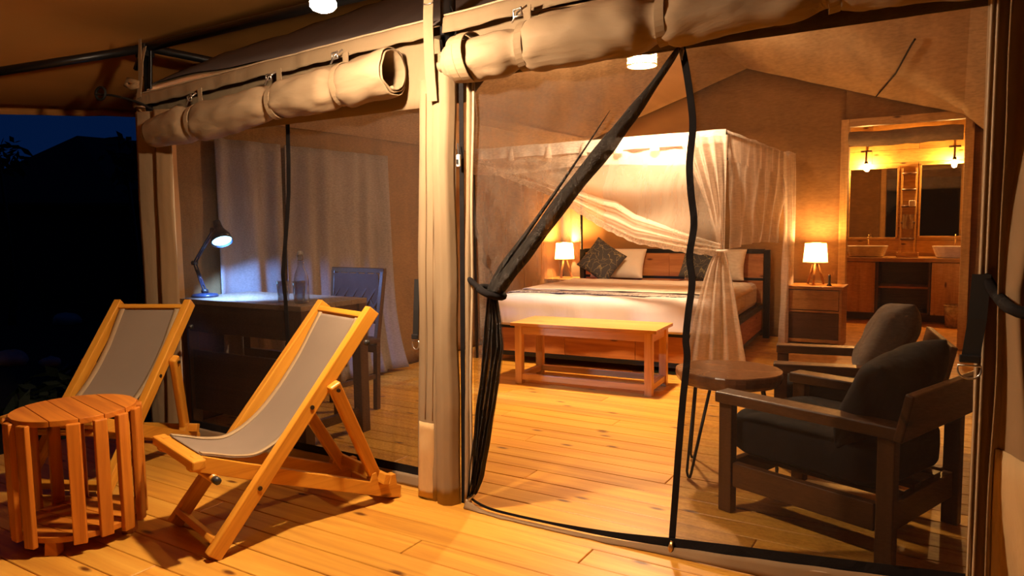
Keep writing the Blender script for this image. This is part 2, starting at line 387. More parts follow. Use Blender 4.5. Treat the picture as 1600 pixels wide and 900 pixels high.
def tag(o, label, cat, group=None):
    o['label'] = label; o['category'] = cat
    if group: o['group'] = group
    return o
def thing(name, label, cat, loc=(0, 0, 0), rz=0.0, group=None):
    o = bpy.data.objects.new(name, None); C.objects.link(o)
    o.location = loc; o.rotation_euler = (0, 0, rz); o.empty_display_size = 0.1
    return tag(o, label, cat, group)
def struct(name, mb, mat, parent=None, **k):
    o = mb.build(name, mat, parent, **k)
    if parent is None: o['kind'] = 'structure'
    return o
def dup(root, loc, rz=None, label=None):
    r = root.copy(); C.objects.link(r); r.location = loc
    if rz is not None: r.rotation_euler = (0, 0, rz)
    if label: r['label'] = label
    for ch in list(root.children):
        c = ch.copy(); C.objects.link(c); c.parent = r
        for g in list(ch.children):
            d = g.copy(); C.objects.link(d); d.parent = c
    return r
def nz(p, s=1.0): return noise.noise(Vector(p)*s)
def interp(pts, t):
    """pts list of (t, value-tuple)"""
    if t <= pts[0][0]: return Vector(pts[0][1])
    for (a, A), (b, B) in zip(pts, pts[1:]):
        if t <= b:
            k = (t-a)/(b-a); return Vector(A)*(1-k) + Vector(B)*k
    return Vector(pts[-1][1])
def smoothline(pts, n):
    """Catmull-Rom through pts -> n+1 points"""
    P = [Vector(p) for p in pts]; out = []
    for i in range(n+1):
        t = i/n*(len(P)-1); k = min(int(t), len(P)-2); f = t-k
        p0, p1, p2, p3 = P[max(k-1, 0)], P[k], P[k+1], P[min(k+2, len(P)-1)]
        out.append(0.5*((2*p1) + (p2-p0)*f + (2*p0-5*p1+4*p2-p3)*f*f + (3*p1-p0-3*p2+p3)*f**3))
    return out

WY = 2.45            # plane of the tent front
LX, RX, BY = -4.0, 0.26, 7.66

# ================================================================== GROUND, FLOOR
g = MB()
g.grid(lambda u, v: Vector((-70+95*u, -12+110*v, -0.42 + 0.03*nz((u*40, v*40, 0)) + max(0, (-4-(-12+110*v)))**1.5*0.5)), 60, 60)  # land banked up behind the camera, added to keep sky out of the mirrors
struct('ground', g, SOIL, smooth=True)

sub = MB()
sub.box((-1.95, 1.2, -0.13), (4.9, 2.5, 0.20)); sub.box((-1.87, 5.05, -0.13), (4.4, 5.2, 0.20)); sub.box((-0.5, 8.8, -0.13), (3.0, 2.3, 0.20))
floor = struct('floor', sub, DARKW)
PW = 0.1275
pmesh = {}
def plank(x0, x1, y, z=0.0):
    L = round(x1-x0, 2)
    if L not in pmesh:
        b = MB(); b.box((0, 0, -0.014), (L-0.003, PW-0.0035, 0.028)); pmesh[L] = b.mesh('plank', PINE)
    o = bpy.data.objects.new('plank', pmesh[L]); C.objects.link(o); o.parent = floor
    o.location = ((x0+x1)/2, y, z - random.random()*0.0015)
    md = o.modifiers.new('bevel', 'BEVEL'); md.width = 0.0025; md.segments = 1
    return o
k = 0
y = 2.459 - PW/2
joints = [-2.4, -1.1, -3.1, -1.7, -2.7, -0.6, -3.4, -2.0]
while y > -0.1:                                   # the verandah deck
    j = joints[k % 8]
    plank(-4.35, j, y); plank(j, 0.5, y); k += 1; y -= PW
y = 2.459 + PW/2; k = 0
while y < 7.65:                                   # the bedroom floor
    j = joints[(k*3+2) % 8]
    plank(-4.0, j, y); plank(j, 0.26, y); k += 1; y += PW
while y < 9.85:                                   # the bathroom floor
    plank(-1.9, 0.9, y); y += PW

# ================================================================== TENT SHELL
def roofz(X, Y):
    d = abs(X+1.87)
    z = 2.74 - 0.335*d if d < 1.9 else 2.1035 - (d-1.9)*0.9
    return min(z, 2.0 + 0.62*(Y-2.45) + 0.0)
rf = MB()
def roof_f(u, v):
    X = LX + (RX-LX)*u; Y = WY + (BY-WY)*v
    return Vector((X, Y, roofz(X, Y) + 0.012*nz((X*3, Y*0.8, 1)) ))
rf.grid(roof_f, 72, 60)
ceil = struct('ceiling', rf, ROOFC, smooth=False, solid=0.004)
ro = MB(); ro.grid(lambda u, v: roof_f(u, v) + Vector((0, 0, 0.018)), 48, 40)
ro.build('outer_skin', OUTERC, ceil, smooth=True, solid=0.003)

q = MB(); q.tube([(-0.655, 7.40, 2.30), (-0.405, 5.92, 2.225), (-0.252, 4.78, 2.18), (-0.227, 4.62, 2.175)], 0.006, 6)
q.build('lining_cord', ZIP, bpy.data.objects['ceiling'])
wl = MB()
wl.grid(lambda u, v: Vector((LX - 0.012 + 0.015*nz((0, u*9, v*4)), WY + (BY-WY)*u, 1.96*v)), 50, 16)
struct('wall_left', wl, INNER, smooth=True, solid=0.004)
wr = MB()
wr.grid(lambda u, v: Vector((RX + 0.012 + 0.015*nz((3, u*9, v*4)), WY + (BY-WY)*u, 1.96*v)), 50, 16)
struct('wall_right', wr, INNER, smooth=True, solid=0.004)

DL, DR, DT = -0.965, 0.112, 2.14                  # outside edges of the bathroom doorway frame
wb = MB()
def backtop(X): return roofz(X, 9)-0.0
def strip(x0, x1, n, zb):
    wb.grid(lambda u, v: Vector((x0+(x1-x0)*u, BY + 0.012*nz(((x0+(x1-x0)*u)*2, 0, v*6)) + 0.02, zb + (backtop(x0+(x1-x0)*u)+0.02-zb)*v)), n, 14)
strip(LX, DL+0.03, 40, 0.0)
strip(DL+0.03, DR-0.03, 14, DT-0.03)
strip(DR-0.03, RX, 4, 0.0)
struct('wall_back', wb, INNER, smooth=True, solid=0.004)

fr = MB()
fr.box((DL+0.035, BY-0.005, DT/2), (0.07, 0.10, DT), grain=2)
fr.box((DR-0.035, BY-0.005, DT/2), (0.07, 0.10, DT), grain=2)
fr.box(((DL+DR)/2, BY-0.005, DT-0.035), (DR-DL-0.14, 0.09, 0.07), grain=0)
struct('trim_1', fr, FRAMEW, bevel=0.004)

# front wall : header band above the screens, lip, corner returns
hd = MB()
def val_z(X): return 1.945 + (X+3.95)*0.042
hd.grid(lambda u, v: Vector((-3.95+4.21*u, WY + 0.03 + 0.006*nz((u*30, v*3, 0)), 1.70 + 0.09*min(1, max(0, (u-0.53)*60)) + (val_z(-3.95+4.21*u) + 0.0 - 1.70 - 0.09*min(1, max(0, (u-0.53)*60)))*v)), 80, 6)
wf = struct('wall_front', hd, CANVAS, smooth=True, solid=0.004)
for (xa, xb) in ((-3.98, -1.885), (-1.80, 0.16)):
    lip = MB()
    def lipf(u, v, xa=xa, xb=xb):
        X = xa + (xb-xa)*u; t = v
        wav = 0.012*nz((X*5, 2, 0))*t + 0.006*nz((X*14, 5, 0))*t
        prof = [(0, (0.03, 0.0)), (0.25, (-0.015, 0.010)), (0.45, (-0.03, 0.0)), (1, (-0.038, -0.062))]
        p = interp([(a, (b[0], b[1], 0)) for a, b in prof], t)
        return Vector((X, WY + p.x - wav, val_z(X) + p.y + wav*0.6))
    lip.grid(lipf, 90, 8)
    lip.build('valance', CANVAS, wf, smooth=True, solid=0.004)
    pi = MB(); pi.tube([lipf(i/40, 0.30) + Vector((0, -0.004, 0.004)) for i in range(41)], 0.004, 6)
    pi.build('piping', PIPE, wf, smooth=True)
# skirt along the sill of the front wall
sk = MB()
sk.grid(lambda u, v: Vector((-3.72+1.86*u, WY+0.045 - 0.01*(1-v) + 0.006*nz((u*25, v*2, 4)), 0.004 + 0.055*v)), 40, 4)
sk.build('skirt', CANVAS, wf, smooth=True, solid=0.004)

# verandah fly : big brown awning sheet over everything
fl = MB()
def flyf(u, v):
    X = -5.5 + 8.2*u; Y = -1.3 + 10.6*v
    z = 2.98 - 0.24*abs(X+1.87)
    ze = 1.80 + 0.095*min(Y, 4.5)
    k = max(0, min(1, (-4.4-X)/1.1))
    z = z*(1-k) + ze*k
    return Vector((X, Y, z + 0.008*nz((X*0.7, Y*4, 0))))
fl.grid(flyf, 60, 60)
fly = thing('canvas_fly', 'wide brown canvas fly sheet stretched over verandah and tent roof', 'awning', (-1.9, 3.5, 2.4))
o = fl.build('sheet', FLYC, fly, smooth=True, solid=0.004); o.location = (1.9, -3.5, -2.4)
he = MB(); he.grid(lambda u, v: flyf(0, u) + Vector((0.0, 0, -0.045*v)), 60, 1)
o = he.build('hem', FLYC, fly, smooth=True, solid=0.004); o.location = (1.9, -3.5, -2.4)

# dark steel frame of the fly
fm = thing('awning_frame', 'dark steel awning frame of rails meeting at the corner post', 'frame', (-3.9, 2.45, 2.2))
def rail(name, a, b, r=0.02, mat=BSTEEL):
    q = MB(); q.tube([Vector(a)-Vector((-3.9, 2.45, 2.2)), Vector(b)-Vector((-3.9, 2.45, 2.2))], r, 12)
    return q.build(name, mat, fm, smooth=True)
rail('rail', (-3.9, 2.45, 2.21), (0.3, 2.47, 2.225), 0.025)
rail('rail', (-3.9, 2.45, 2.205), (-4.62, 1.70, 1.985), 0.024)
rail('rail', (-3.93, 2.45, 2.22), (-3.95, 7.6, 2.25), 0.024)
rail('corner_pole', (-3.9, 2.46, 2.2), (-3.925, 2.475, 1.80), 0.022)
kb = MB(); kb.box((0, 0, -0.01), (0.09, 0.06, 0.07)); kb.bar((-0.03, 0, 0), (-0.10, 0.0, -0.10), 0.02, 0.02); kb.bar((0.05, 0, -0.01), (0.03, 0, -0.22), 0.012, 0.03)
kb.build('corner_bracket', BSTEEL, fm, bevel=0.003)
st = MB(); st.ribbon([(0.01, -0.03, 0.05), (0.015, -0.04, -0.05), (0.0, -0.035, -0.17), (-0.02, -0.04, -0.27)], (1, 0, 0.1), [0.022, 0.03, 0.034, 0.045], 0.004)
st.ribbon([(0.05, -0.03, 0.0), (0.03, -0.04, -0.08), (0.01, -0.035, -0.16)], (1, 0, 0.3), 0.03, 0.004)
st.build('canvas_strap', CANVAS, fm)
kn = MB(); kn.tube([(-0.01, -0.04, -0.19), (-0.09, -0.05, -0.165), (-0.115, -0.05, -0.19), (-0.07, -0.05, -0.21), (-0.01, -0.045, -0.20)], 0.016, 6)
kn.build('knotted_cloth', CANVASD, fm, smooth=True)
gr = MB(); gr.tube(smoothline([(0.12, -0.02, -0.36), (0.0, -0.05, -0.30), (-0.19, -0.08, -0.245), (-0.34, -0.1, -0.225)], 20), 0.007, 6)
gr.tube([(-0.34-0.05*math.cos(a)+0.05, -0.1, -0.225+0.035*math.sin(a)) for a in [i*PI/6 for i in range(12)]], 0.008, 6, closed=True)
gr.build('guy_rope', WEB, fm, smooth=True)
gp = MB(); gp.tube([(0.0, 0.0, -0.4), (0.01, -0.03, -0.36)], 0.006, 6); gp.tube([(0.05, -0.02, -0.33), (0.055, -0.02, -0.45)], 0.003, 6)
gp.build('wire', BSTEEL, fm, smooth=True)

# ------------------------------------------------------------------ canvas sleeves (tent posts)
def sleeve(mb, outline, z0, z1, wr=0.006, seed=0, nz_=24, lean=0.0):
    """vertical cloth whose plan outline is a list of (x,y); leaning in x with height"""
    n = len(outline)
    def f(u, v):
        t = u*(n-1); k = min(int(t), n-2); a = t-k
        x = outline[k][0]*(1-a)+outline[k+1][0]*a; yv = outline[k][1]*(1-a)+outline[k+1][1]*a
        z = z0+(z1-z0)*v
        return Vector((x + lean*z + wr*nz((x*6+seed, z*3, 1)), yv + 1.6*wr*nz((x*8, z*2.6+seed, 5)), z))
    mb.grid(f, (n-1)*4, nz_)

pc = thing('tent_post', 'central tan canvas covered post with a zip beside open doorway', 'tent post', (-1.86, 2.45, 0))
PO = Vector((1.86, -2.45, 0))
def child(mb, name, mat, parent, off, **k):
    o = mb.build(name, mat, parent, **k); o.location = off; return o
pole = MB(); pole.tube([(-1.865, 2.475, 0.02), (-1.80, 2.475, 2.75)], 0.032, 16)
child(pole, 'pole', BSTEEL, pc, PO, smooth=True)
pb = MB(); pb.box((-1.83, 2.44, 1.985), (0.07, 0.05, 0.035)); pb.tube([(-1.82, 2.43, 1.93), (-1.815, 2.425, 1.90), (-1.815, 2.42, 1.95)], 0.006, 6); pb.tube([(-1.775, 2.44, 2.08), (-1.745, 2.43, 2.03), (-1.745, 2.43, 1.97), (-1.77, 2.44, 1.95)], 0.003, 6)
child(pb, 'pole_bracket', BSTEEL, pc, PO, bevel=0.003)
sl = MB(); sleeve(sl, [(-1.995, 2.435), (-1.99, 2.415), (-1.93, 2.405), (-1.888, 2.405), (-1.880, 2.428)], 0.0, 1.80, 0.007, 1, lean=0.035)
child(sl, 'front_flap', CANVAS, pc, PO, smooth=True, solid=0.004)
sl = MB(); sleeve(sl, [(-1.885, 2.43), (-1.87, 2.398), (-1.83, 2.385), (-1.80, 2.398), (-1.782, 2.44)], 0.0, 1.89, 0.008, 2, lean=0.012)
child(sl, 'sleeve', CANVAS, pc, PO, smooth=True, solid=0.004)
sl = MB(); sleeve(sl, [(-1.757, 2.445), (-1.750, 2.43), (-1.735, 2.425), (-1.726, 2.44)], 0.0, 1.80, 0.004, 3, lean=0.03)
child(sl, 'side_strip', CANVAS, pc, PO, smooth=True, solid=0.003)
for sx_ in (-1.945, -1.905):
    q = MB(); q.tube([(sx_+0.035*z, 2.4015, z) for z in [0.36+i*0.06 for i in range(24)]], 0.0016, 5); child(q, 'seam', CANVASD, pc, PO, smooth=True)
pp = MB(); pp.tube([(-1.720+0.003*math.sin(i*0.5)+0.03*i/30*1.8, 2.43, 0.01+1.76*i/30) for i in range(31)], 0.006, 6)
child(pp, 'piping', PIPE, pc, PO, smooth=True)
zt = MB(); zt.ribbon([(-1.772+0.018*z, 2.452, z) for z in [i*0.06 for i in range(31)]], (1, 0, 0), 0.022, 0.003)
child(zt, 'zip_tape', ZIP, pc, PO)
pt = MB()
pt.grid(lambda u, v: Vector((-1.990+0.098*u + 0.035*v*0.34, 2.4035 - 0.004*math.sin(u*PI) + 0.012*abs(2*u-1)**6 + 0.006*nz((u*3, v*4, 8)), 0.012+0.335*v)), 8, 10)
child(pt, 'pale_patch', PATCH, pc, PO, smooth=True, solid=0.003)  # paler canvas low on the front flap
zp = MB(); zp.box((-1.742, 2.425, 1.46), (0.018, 0.012, 0.05)); child(zp, 'zip_pull', WHITEP, pc, PO, bevel=0.004)
zp2 = MB(); zp2.box((-1.742, 2.417, 1.455), (0.008, 0.006, 0.018)); zp2.tube([(-1.742, 2.425, 1.485), (-1.748, 2.43, 1.53)], 0.003, 6); child(zp2, 'pull_cord', BLKP, pc, PO)
sp = MB(); sp.ribbon(smoothline([(-1.842, 2.40, 2.45), (-1.842, 2.385, 2.15), (-1.838, 2.37, 2.02), (-1.832, 2.365, 1.85), (-1.83, 2.375, 1.70)], 20), (1, 0.12, 0), 0.045, 0.004)
child(sp, 'hanging_strap', CANVAS, pc, PO)
rg = MB(); rg.tube([(-1.838+0.024*math.cos(a), 2.375+0.008*math.sin(a), 2.09+0.008*math.sin(a)) for a in [i*PI/6 for i in range(12)]], 0.003, 6, closed=True)
child(rg, 'strap_ring', STEEL, pc, PO, smooth=True)

pl = thing('tent_post', 'narrow tan canvas corner post at the dark end of tent', 'tent post', (-3.86, 2.45, 0))
PLO = Vector((3.86, -2.45, 0))
q = MB(); sleeve(q, [(-3.955, 2.46), (-3.955, 2.392), (-3.88, 2.404), (-3.815, 2.424)], 0.02, 1.85, 0.004, 5, lean=0.012); child(q, 'front_flap', CANVAS, pl, PLO, smooth=True, solid=0.004)
q = MB(); sleeve(q, [(-3.812, 2.43), (-3.806, 2.396), (-3.755, 2.410), (-3.708, 2.436)], 0.02, 1.85, 0.008, 6, lean=0.02); child(q, 'sleeve', CANVASD, pl, PLO, smooth=True, solid=0.004)
q = MB(); q.tube([(-3.715+0.025*i/20, 2.44, 0.03+1.75*i/20) for i in range(21)], 0.006, 6); child(q, 'piping', PIPE, pl, PLO, smooth=True)
q = MB(); q.tube([(-3.9, 2.5, 0.0), (-3.9, 2.5, 1.85)], 0.024, 12); child(q, 'pole', BSTEEL, pl, PLO, smooth=True)

pr = thing('tent_post', 'right door post of piped brown canvas in shadow by armchair', 'tent post', (0.09, 2.45, 0))
PRO = Vector((-0.09, -2.45, 0))
q = MB(); sleeve(q, [(0.062, 2.44), (0.07, 2.425), (0.10, 2.43), (0.125, 2.46), (0.15, 2.43)], 0.0, 2.05, 0.004, 8, lean=-0.003); child(q, 'sleeve', CANVASD, pr, PRO, smooth=True, solid=0.004)
for dx in (0.0, 0.014):
    q = MB(); q.tube([(0.064+dx, 2.42, 0.01+2.0*i/20) for i in range(21)], 0.0045, 6); child(q, 'piping', PIPE, pr, PRO, smooth=True)
q = MB(); q.tube([(0.12, 2.50, 0.0), (0.12, 2.50, 2.6)], 0.03, 12); child(q, 'pole', BSTEEL, pr, PRO, smooth=True)

sc = thing('side_curtain', 'tied back brown canvas side curtain hanging at the deck edge', 'curtain', (0.25, 2.25, 0))
SO = Vector((-0.25, -2.25, 0))
q = MB()
def scf(u, v):
    z = 2.3*v; pinch = 0.45 + 0.55*min(1, abs(z-0.98)/0.75)
    x0 = 0.102; w = 0.62*pinch
    return Vector((x0 + w*u + 0.008*nz((u*4, z*2, 0)), 2.30 + 0.055*math.sin(u*26 + 0.6*math.sin(z*2))*pinch + 0.02*nz((u*6, z*3, 2)), z+0.01))
q.grid(scf, 80, 30); child(q, 'drape', CANVASD, sc, SO, smooth=True, solid=0.004)
q = MB(); q.grid(lambda u, v: scf(0.02+0.98*u, 0.24*v) + Vector((0, -0.008, 0)), 60, 8); child(q, 'pale_patch', PATCH, sc, SO, smooth=True, solid=0.003)  # paler cloth colour stands in for light falling on the lower drape
q = MB(); q.tube(smoothline([(0.075, 2.42, 1.03), (0.10, 2.36, 0.99), (0.14, 2.21, 0.96), (0.25, 2.20, 0.955), (0.40, 2.22, 0.96)], 20), 0.016, 8); child(q, 'tie', ZIP, sc, SO, smooth=True)

# ------------------------------------------------------------------ rolled canvas flaps
def canvas_roll(name, label, x0, x1, zc, rad, yc, straps, turns=3.5, inner=0.25, tele=0.0, mat=CANVASL, buckles=True, seed=0):
    t = thing(name, label, 'rolled canvas', ((x0+x1)/2, yc, (zc(x0)+zc(x1))/2))
    off = -Vector(t.location)
    def pinch(X):
        p = 1.0
        for s_ in straps: p -= 0.26*math.exp(-((X-s_)/0.045)**2)
        return p
    NT = int(turns*20)
    def f(u, v):
        a = -turns*2*PI*(1-u) - 0.6; fr_ = inner + (1-inner)*u
        xs = x0 - tele*math.floor((1-u)*turns*1.6)/(turns*1.6); xe = x1 + tele*0.2*(1-u)
        X = xs + (xe-xs)*v
        r = rad(X)*fr_*pinch(X)*(1 + 0.10*nz((X*9+seed, math.cos(a)*2.2+u, math.sin(a)*2.2)) + 0.07*nz((X*4+seed, math.cos(a)*1.5, math.sin(a)*1.5)) + 0.05*math.sin(3*a+X*9)*0.5*abs(nz((X*3, seed, 0))))
        for s_ in straps:
            d_ = abs(X-s_); r *= 1 + 0.14*math.exp(-((d_-0.10)/0.06)**2)*nz((s_*9, math.cos(a)*1.8+d_*6, math.sin(a)*1.8+seed)) 
        dm = min([abs(X-s_) for s_ in straps] + [9])
        r *= 1 - 0.13*math.exp(-dm/0.16)*max(0, 1-abs(math.sin(2.5*a+dm*16+seed))*2.2)*(0.4+0.6*abs(nz((X*3, seed, 2))))
        r *= 1 + 0.05*math.sin(X*21+3*a+seed)*nz((X*5, a*0.3, seed))
        sag = 0.012*math.sin((X-x0)*7+seed)
        return Vector((X, yc + r*math.cos(a)*0.92, zc(X) + sag*0.5 + r*math.sin(a)*1.0))
    m = MB(); m.grid(f, int(NT*1.6), 190)
    child(m, 'rolled_flap', mat, t, off, smooth=True, solid=0.004)
    for e_ in ((0, 0.03), ) :
        pass
    for i, s_ in enumerate(straps):
        r = rad(s_)*0.80 + 0.008; z0 = zc(s_)
        pts = [(s_ + 0.035*math.sin(b*0.5), yc + r*math.cos(b)*0.95, z0 + r*math.sin(b)) for b in [PI*0.42 + j*2*PI*0.80/24 for j in range(25)]]
        pts = [(s_+0.02, yc+0.02, val_z(s_)-0.05)] + pts
        m = MB(); m.ribbon(pts, (1, 0, 0.15), 0.032, 0.004); sm = child(m, 'strap', CANVAS, t, off, smooth=False)
        if buckles:
            m = MB(); zb = min(val_z(s_)-0.065, z0 + r + 0.02); cx = s_+0.01
            yb = yc - 0.035
            m.tube([(cx-0.016, yb, zb+0.02), (cx+0.016, yb, zb+0.025), (cx+0.02, yb, zb-0.002), (cx-0.014, yb, zb-0.006)], 0.0045, 6, closed=True)
            m.tube([(cx+0.03, yb+0.02, zb+0.035), (cx, yb, zb+0.01), (cx-0.02, yb-0.005, zb-0.025)], 0.004, 6)
            b_ = m.build('buckle', STEEL, sm, smooth=True)
    return t
canvas_roll('canvas_roll', 'rolled tan canvas flap buckled above the screened window', -3.74, -2.03,
            lambda X: 1.715 + (X+3.80)*0.072, lambda X: 0.078 + 0.018*max(0, min(1, (X+3.74)/0.5)) + 0.008*math.sin(X*5), 2.372, [-3.37, -2.77, -2.34], 2.2, 0.74, 0.045, seed=1)
rolld = canvas_roll('canvas_roll', 'thick rolled tan canvas door flap strapped above the doorway', -1.70, 0.08,
            lambda X: 1.842 + (X+1.70)*0.03, lambda X: 0.094 + 0.012*math.sin(X*5+1), 2.355, [-1.40, -0.87, -0.35], 3.4, 0.35, 0.075, seed=4)

for i, (X_, wd) in enumerate(((-1.668, 0.03), (-1.628, 0.042))):
    R_b = 0.094 + 0.012*math.sin(X_*5+1) + 0.004 + 0.003*i
    m = MB(); m.ribbon([(X_ + 0.006*math.sin(b_*2), 2.355 + R_b*math.cos(b_)*0.95, 1.842+(X_+1.70)*0.03 + R_b*math.sin(b_)) for b_ in [j*2*PI/30 for j in range(31)]], (1, 0, 0), wd, 0.004)
    child(m, 'end_band', CANVAS, rolld, -Vector(rolld.location), smooth=False)
# ------------------------------------------------------------------ screened window, left bay
ws = thing('mesh_screen', 'dark insect screen window with a black centre zip facing verandah', 'screen', (-2.85, 2.46, 0))
WO = Vector((2.85, -2.46, 0))
q = MB(); q.grid(lambda u, v: Vector((-3.75+1.80*u, 2.512 + 0.006*nz((u*5, v*4, 3)), 0.05+1.72*v)), 40, 40); child(q, 'mesh_cloth', SCREENW, ws, WO, smooth=True)
q = MB(); q.ribbon([Vector((x-0.055, 2.504, z)) for x, z in [(-2.775, 1.75), (-2.781, 1.525), (-2.79, 1.37), (-2.807, 1.246), (-2.835, 1.088), (-2.857, 0.96), (-2.846, 0.832), (-2.842, 0.67), (-2.84, 0.4), (-2.835, 0.06)]], (1, 0, 0), 0.026, 0.004)
child(q, 'zip', ZIP, ws, WO)
q = MB(); q.ribbon([(-3.74+0.18*i, 2.502, 0.07) for i in range(11)], (0, 0.1, 1), 0.05, 0.003); child(q, 'hem_band', ZIP, ws, WO)

# ------------------------------------------------------------------ door screen : left leaf tied back, right leaf closed
dl = thing('mesh_door_leaf', 'black insect mesh door leaf gathered and tied beside central post', 'screen', (-1.68, 2.45, 0))
DO = Vector((1.68, -2.45, 0))
hem = [(0.0, (-0.817, 2.432, 1.785)), (0.09, (-0.935, 2.432, 1.637)), (0.18, (-1.056, 2.43, 1.502)), (0.28, (-1.211, 2.43, 1.338)), (0.40, (-1.378, 2.428, 1.148)),
       (0.48, (-1.49, 2.425, 1.018)), (0.54, (-1.57, 2.425, 0.93))]
tie = [(0.54, (-1.57, 2.425, 0.93)), (0.60, (-1.548, 2.43, 0.81)), (0.67, (-1.541, 2.43, 0.70)), (0.74, (-1.558, 2.43, 0.60)), (0.83, (-1.588, 2.43, 0.44)), (0.91, (-1.624, 2.43, 0.27)), (0.97, (-1.66, 2.43, 0.13)), (1.0, (-1.705, 2.435, 0.05))]
full = hem + tie[1:]
def gat(t): return 1.0*math.exp(-((t-0.54)/0.16)**2) + (0.75 if t > 0.54 else 0)*0.6
def panel(u, v):            # upper part: from jamb (u=0) to hem (u=1), v 0 top .. 1 tie level
    t = 0.54*v
    h = interp(hem, t)
    left = Vector((-1.675 - 0.02*v, 2.452, 1.80 - 0.60*v))
    # cloth streams toward the tie at (-1.60,.92)
    p = left*(1-u) + h*u
    k = v**2.0*0.9
    tiep = Vector((-1.600, 2.44, 0.925))
    conv = p*(1-k*u) + (tiep + (h-tiep)*u)*(k*u)
    fold = 0.035*math.sin(u*22 + v*3.0)*(0.25+0.75*v)*u*(1-u)*4*0.5
    conv.y += fold + 0.012*nz((u*7, v*5, 2))
    return conv
q = MB(); q.grid(panel, 60, 60); child(q, 'mesh_cloth', SCREENF, dl, DO, smooth=True)
def lower(u, v):            # hanging bunch under the tie
    t = 0.54 + 0.46*v
    r_ = interp(tie, t)
    l_ = interp([(0.54, (-1.622, 2.45, 0.92)), (0.60, (-1.643, 2.45, 0.80)), (0.74, (-1.672, 2.45, 0.58)), (0.83, (-1.695, 2.45, 0.43)), (1.0, (-1.735, 2.45, 0.045))], t)
    p = l_*(1-u) + r_*u
    p.y += 0.028*math.sin(u*30 + v*2)*(0.5+0.5*v) + 0.01*nz((u*5, v*6, 9))
    return p
q = MB(); q.grid(lower, 60, 40); child(q, 'hanging_gather', SCREENB, dl, DO, smooth=True)
def under(u, v):            # second layer near the jamb
    t = 0.54+0.46*v
    p = Vector((-1.70-0.03*v, 2.455, 1.2-1.15*v))*(1-u) + interp(tie, t)*u
    p.y += 0.01*math.sin(u*18)+0.012
    return p
q = MB(); q.grid(under, 24, 30); child(q, 'side_fold', SCREENF, dl, DO, smooth=True)
hp = smoothline([p for _, p in hem], 40)
q = MB(); q.tube([p + Vector((0, -0.006+0.002*math.sin(i*0.5), 0)) for i, p in enumerate(hp)], [0.007+0.024*min(1, i/14) + 0.0015*math.sin(i*0.9) for i in range(41)], 10); child(q, 'rolled_hem', SCREENB, dl, DO, smooth=True)
fp = smoothline([(-1.07, 2.425, 1.60), (-1.24, 2.42, 1.38), (-1.42, 2.415, 1.16), (-1.53, 2.412, 1.03), (-1.59, 2.415, 0.93)], 24)
q = MB(); q.tube(fp, [0.001+0.017*(i/24) for i in range(25)], 8); child(q, 'fold', SCREENB, dl, DO, smooth=True)
q = MB(); q.tube([(-1.595+0.050*math.cos(a), 2.43+0.045*math.sin(a), 0.925-0.018*math.cos(a)) for a in [i*PI/10 for i in range(20)]], 0.015, 8, closed=True)
q.tube(smoothline([(-1.72, 2.44, 0.985), (-1.69, 2.42, 0.97), (-1.64, 2.40, 0.945), (-1.59, 2.395, 0.925)], 14), [0.008]*4+[0.012]*7+[0.010]*4, 8)
child(q, 'tie_strap', ZIP, dl, DO, smooth=True)
q = MB(); q.tube([(-1.70, 2.43, 0.06), (-1.715, 2.42, 0.045), (-1.725, 2.42, 0.02)], 0.008, 6); child(q, 'zip_slider', STEEL, dl, DO, smooth=True)

dr = thing('mesh_door_leaf', 'closed black insect mesh door leaf in front of the armchairs', 'screen', (-0.4, 2.45, 0))
RO = Vector((0.4, -2.45, 0))
redge = [(-0.815, 1.79), (-0.799, 1.711), (-0.782, 1.602), (-0.775, 1.516), (-0.785, 1.398), (-0.78, 1.299), (-0.768, 1.19), (-0.783, 1.079), (-0.773, 0.99), (-0.786, 0.878), (-0.794, 0.787), (-0.789, 0.719), (-0.802, 0.58), (-0.815, 0.415), (-0.828, 0.224), (-0.841, 0.034)]
rl = smoothline([(x, 2.45, z) for x, z in redge], 80)
def rpanel(u, v):
    p = rl[round(v*80)].copy()
    zz = 0.034 + 0.065*u
    q_ = Vector((0.068, 2.452, 1.98 + (zz-1.98)*v))
    r_ = p*(1-u) + q_*u
    r_.y += 0.010*nz((u*8, v*3, 7)) + 0.006*math.sin(u*40)*math.exp(-u*7)
    return r_
q = MB(); q.grid(rpanel, 50, 80); child(q, 'mesh_cloth', SCREEN, dr, RO, smooth=True)
q = MB(); q.ribbon([p + Vector((0, -0.004, 0)) for p in rl], (1, 0, 0), 0.024, 0.004); child(q, 'zip_edge', ZIP, dr, RO)
q = MB(); q.tube([(-0.813, 2.435, 1.80), (-0.805, 2.43, 1.775), (-0.808, 2.428, 1.745), (-0.816, 2.43, 1.775), (-0.813, 2.435, 1.80)], 0.0045, 6); q.box((-0.81, 2.435, 1.80), (0.03, 0.012, 0.02))
child(q, 'zip_slider', STEEL, dr, RO, smooth=False)
q = MB(); q.tube([(-0.835, 2.43, 0.05), (-0.842, 2.42, 0.025), (-0.838, 2.42, 0.005), (-0.832, 2.42, 0.025), (-0.835, 2.43, 0.05)], 0.0055, 6); child(q, 'zip_pull', BRASS, dr, RO, smooth=True)

